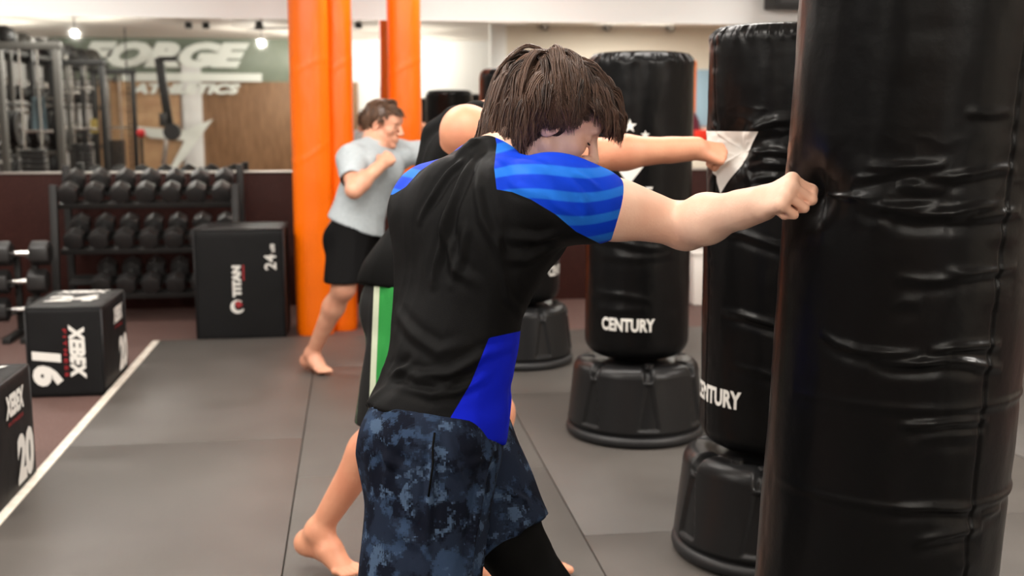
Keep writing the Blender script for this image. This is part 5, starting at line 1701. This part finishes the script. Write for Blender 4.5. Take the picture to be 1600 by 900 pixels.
bk_ = [P(750, 172, 3.44), P(712, 188, 3.47), P(688, 215, 3.48), P(684, 262, 3.46)]
for a_, b_, r0, r1 in zip(bk_[:-1], bk_[1:], (.016, .036, .050), (.036, .050, .068)): tk.append(cone(a_, b_, r0, r1, .03))
V, Fq = surface(tk, .006, planes=[(P(620, 452, 3.4), nv(-J['up'] + .25 * J['F']))])
V = relax(V, Fq, 2); N = vnormals(V, Fq)
V = wrinkle(V, N, [(J['up'], 14, .6), (nv(J['up'] + J['F']), 11, .4)], .004, 17)
mesh_obj('tank_top', V, Fq, M['black_fabric'], root2)
hemR = J['knR'] - nv(J['knR'] - J['hipR']) * .005; hemL = lerp(J['hipL'], J['knL'], .92)
V, Fq = surface([cone(J['pel'], J['pel'] - J['up'] * .08, .150, .150, .04, (J['F2'], .9)), cone(J['hipR'], hemR + nv(hemR - J['hipR']) * .05, .115, .104, .035), cone(lerp(J['hipR'], hemR, .5) + J['R'] * .0, hemR + nv(hemR - J['hipR']) * .05, .105, .108, .03)], .006,
                planes=[(hemR + np.array([0, 0, -.03]), nv(hemR - J['hipR'])), (J['pel'] + J['up'] * .05, J['up'])])
V2, F2_ = surface([cone(J['hipL'], hemL, .112, .104, .03), cone(J['pel'] - J['up'] * .03, J['hipL'], .13, .11, .04)], .007, planes=[(hemL - nv(hemL - J['hipL']) * .06, nv(hemL - J['hipL']))])
V, Fq = merge((V, Fq), (V2, F2_)); V = relax(V, Fq, 2); N = vnormals(V, Fq)
V = wrinkle(V, N, [(nv(J['hipR'] - hemR), 15, 1)], .004, 29)
so2 = mesh_obj('shorts', V, Fq, None, root2, mats=[M['black_short']])
px, py, pz = pix(V)
ax = nv(hemR - J['hipR']); rel = V - J['hipR']; al = rel @ ax
ctr = P(600, 560, 3.3)
cross = (px - np.interp(py, [440, 665], [606, 597]))
nearside = np.where((rel @ J['R2']) > -.01, cross, 99)
attr(so2, 'cross', nearside / 100)
m = mat('black_green_shorts_fabric', (0.010, 0.010, 0.010, 1), 0.7, bump=0.15, bscale=600, spec=.25)
nt = m.node_tree; b = nt.nodes['Principled BSDF']
ab = MT('ABSOLUTE', A_('cross'))
c_ = MIX(MT('LESS_THAN', ab, .215), (0.006, 0.006, 0.006, 1), S(188, 196, 172))
c_ = MIX(MT('LESS_THAN', ab, .125), c_, S(38, 132, 58))
nt.links.new(c_, b.inputs['Base Color']); so2.data.materials[0] = m
eye_parts(hp2, hax2, 1.0, -.001, root2); brow_part(hp2, 1.0, root2, M['hair1'])
def allow2(p):
    if p[0] > .035 and p[2] < .078: return False
    if p[0] > -.012 and p[2] < .035: return False
    return p[2] > -.03
v, f = surface([ell(hp2(-.020, 0, .050), (.104, .082, .088), list(hax2), .01), sub(ell(hp2(.115, 0, -.02), (.085, .12, .095), list(hax2)), .02)], .005)
o = mesh_obj('hair_undercoat', v, f, M['hair1'], root2); attr(o, 'shade', [0.1] * len(v))
hair_mesh('hair', root2, M['hair1'], HC2, hax2, 1.0, 200, 13, allow2, lambda q: .05 if q[0] > .04 else (.01 if q[0] > -.02 else -.045), lambda p: .008, maxlen=.035, strands=16, width=.0018)

# ------------------------------------------------------------------ 3. the boxer in the grey shirt
J = dict(
    c7=P(581, 218, 6.2), pel=P(553, 364, 6.2), shR=P(550, 248, 6.04), shL=P(624, 240, 6.34),
    elR=P(553, 297, 5.86), wrR=P(596, 257, 5.96), elL=P(690, 238, 6.42), wrL=P(748, 234, 6.38), trap=-.03,
    hipR=P(546, 378, 6.12), hipL=P(566, 380, 6.34), knR=P(537, 450, 6.00), knL=P(628, 450, 6.25),
    anR=G(487, 553, .10), toR=G(501, 577, .028), anL=G(632, 556, .09), toL=G(664, 572, .028), arm=1.05)
B = build_body(J, 1.04)
root3 = empty('person', (J['pel'][0], J['pel'][1], 0.0))
tag(root3, 'person in light grey t-shirt and black shorts, fist at chin, before the orange columns', 'person')
Fh = nv(RT * .93 - FW * .26 - np.array([0, 0, .24])); Uh = np.cross(np.cross(Fh, [0, 0, 1.0]), Fh)
HC3 = P(599, 196, 6.20)
HP, hp3, hax3 = head_prims(HC3, Fh, Uh, 1.04)
neck = [cone(hp3(-.045, 0, -.03), J['c7'] + J['F'] * .02, .058, .064, .035), cone(hp3(-.01, 0, -.05), J['c7'] + J['F'] * .06 - J['up'] * .03, .048, .058, .03)]
k3 = P(613, 241, 6.02)
HR = hand_prims(J['wrR'], k3 - J['wrR'], nv(-FW + RT * -.2 + np.array([0, 0, -.2])), 1, (1.4, 1.6, 1.0), 1.02)
k3l = P(766, 232, 6.36)
HL = hand_prims(J['wrL'], k3l - J['wrL'], np.array([0, 0, 1.0]), -1, (1.5, 1.65, 1.0), 1.0)
skin = sum([B[k] for k in ('torso', 'armR', 'foreR', 'armL', 'foreL', 'thighR', 'thighL', 'calfR', 'calfL', 'footR', 'footL')], []) + neck + HP + HR + HL
V, Fq = multires(skin, 0.008, [(lerp(J['wrR'], k3, .9), .085, .004), (HC3, .14, .0035), (lerp(J['wrL'], k3l, .9), .085, .004), (lerp(J['anR'], J['toR'], .6), .13, .005), (lerp(J['anL'], J['toL'], .6), .13, .005)])
mesh_obj('body', V, Fq, M['skin3'], root3)
ts = tor_in(B, .016)
ts += [sph(J['shR'], .068, .04)] + limb(J['shR'], lerp(J['shR'], J['elR'], .72), .068, .066, .064, .5) + [sph(J['shL'], .066, .04)] + limb(J['shL'], lerp(J['shL'], J['elL'], .80), .064, .062, .060, .5)
ts += [cone(lerp(J['pel'], J['c7'], .35), J['pel'] - J['up'] * .02, .145, .165, .05, (J['F'], .80)), cone(J['pel'] + J['up'] * .02, J['pel'] - J['up'] * .06 + J['F'] * .05, .15, .14, .05, (J['F'], .85))]
V, Fq = surface(ts, .007, planes=[(P(560, 356, 6.15), nv(np.array([0, 0, -1.0]) - RT * .42))])
# sleeves end in a straight cuff
for s_, e_, t_ in ((J['shR'], J['elR'], .70), (J['shL'], J['elL'], .75)):
    ax = nv(e_ - s_); cpt = lerp(s_, e_, t_)
    V, Fq = keep(V, Fq, lambda c: ~(((c - cpt) @ ax > 0) & (np.linalg.norm(np.cross(c - cpt, ax), axis=1) < .10)))
V = relax(V, Fq, 2); N = vnormals(V, Fq)
V = wrinkle(V, N, [(nv(P(600, 380, 6.2) - P(545, 330, 6.2)), 12, .5), (nv(P(620, 250, 6.2) - P(560, 340, 6.2)), 10, .6)], .0060, 33)
mesh_obj('t_shirt', V, Fq, M['grey_shirt'], root3)
cp = []
for k in range(33):
    a = 2 * math.pi * k / 32
    cp.append(J['c7'] + J['up'] * (-.008 + .012 * math.cos(a)) + J['F'] * (.040 - .066 * math.cos(a)) + J['R'] * .070 * math.sin(a))
v, f = tube_mesh(cp, .008, 8, False); mesh_obj('collar', v, f, M['grey_shirt'], root3)
hR = lerp(J['hipR'], J['knR'], .86); hL = lerp(J['hipL'], J['knL'], .86)
V, Fq = surface([cone(J['pel'] + J['up'] * .03, J['pel'] - J['up'] * .06, .150, .150, .04, (J['F2'], .86)), cone(J['hipR'], hR + nv(hR - J['hipR']) * .06, .118, .108, .035), ell(J['hipR'] - J['F2'] * .03, (.11, .10, .11), None, .05)], .007, planes=[(hR, nv(np.array([0, 0, -1.0]) - RT * .03))])
V2, F2_ = surface([cone(J['hipL'], hL, .112, .105, .03), cone(J['pel'] - J['up'] * .03, J['hipL'], .13, .11, .04)], .008, planes=[(hL - nv(hL - J['hipL']) * .02, nv(hL - J['hipL']))])
V, Fq = merge((V, Fq), (V2, F2_)); V = relax(V, Fq, 2); N = vnormals(V, Fq)
V = wrinkle(V, N, [(nv(J['hipR'] - hR), 14, 1)], .005, 37)
mesh_obj('shorts', V, Fq, M['black_short'], root3)
eye_parts(hp3, hax3, 1.04, -.001, root3); brow_part(hp3, 1.04, root3, M['hair3'])
v, f = surface([ell(hp3(-.020, 0, .050), (.106, .083, .092), list(hax3), .01), sub(ell(hp3(.115, 0, -.02), (.085, .12, .095), list(hax3)), .02)], .005)
o = mesh_obj('hair_undercoat', v, f, M['hair3'], root3); attr(o, 'shade', [0.1] * len(v))
hair_mesh('hair', root3, M['hair3'], HC3, hax3, 1.04, 260, 19, allow2, lambda q: .070 if q[0] > .04 else (.012 if q[0] > -.02 else -.045), lambda p: .010 + .012 * (p[0] > 0), maxlen=.036, strands=16, width=.0018)
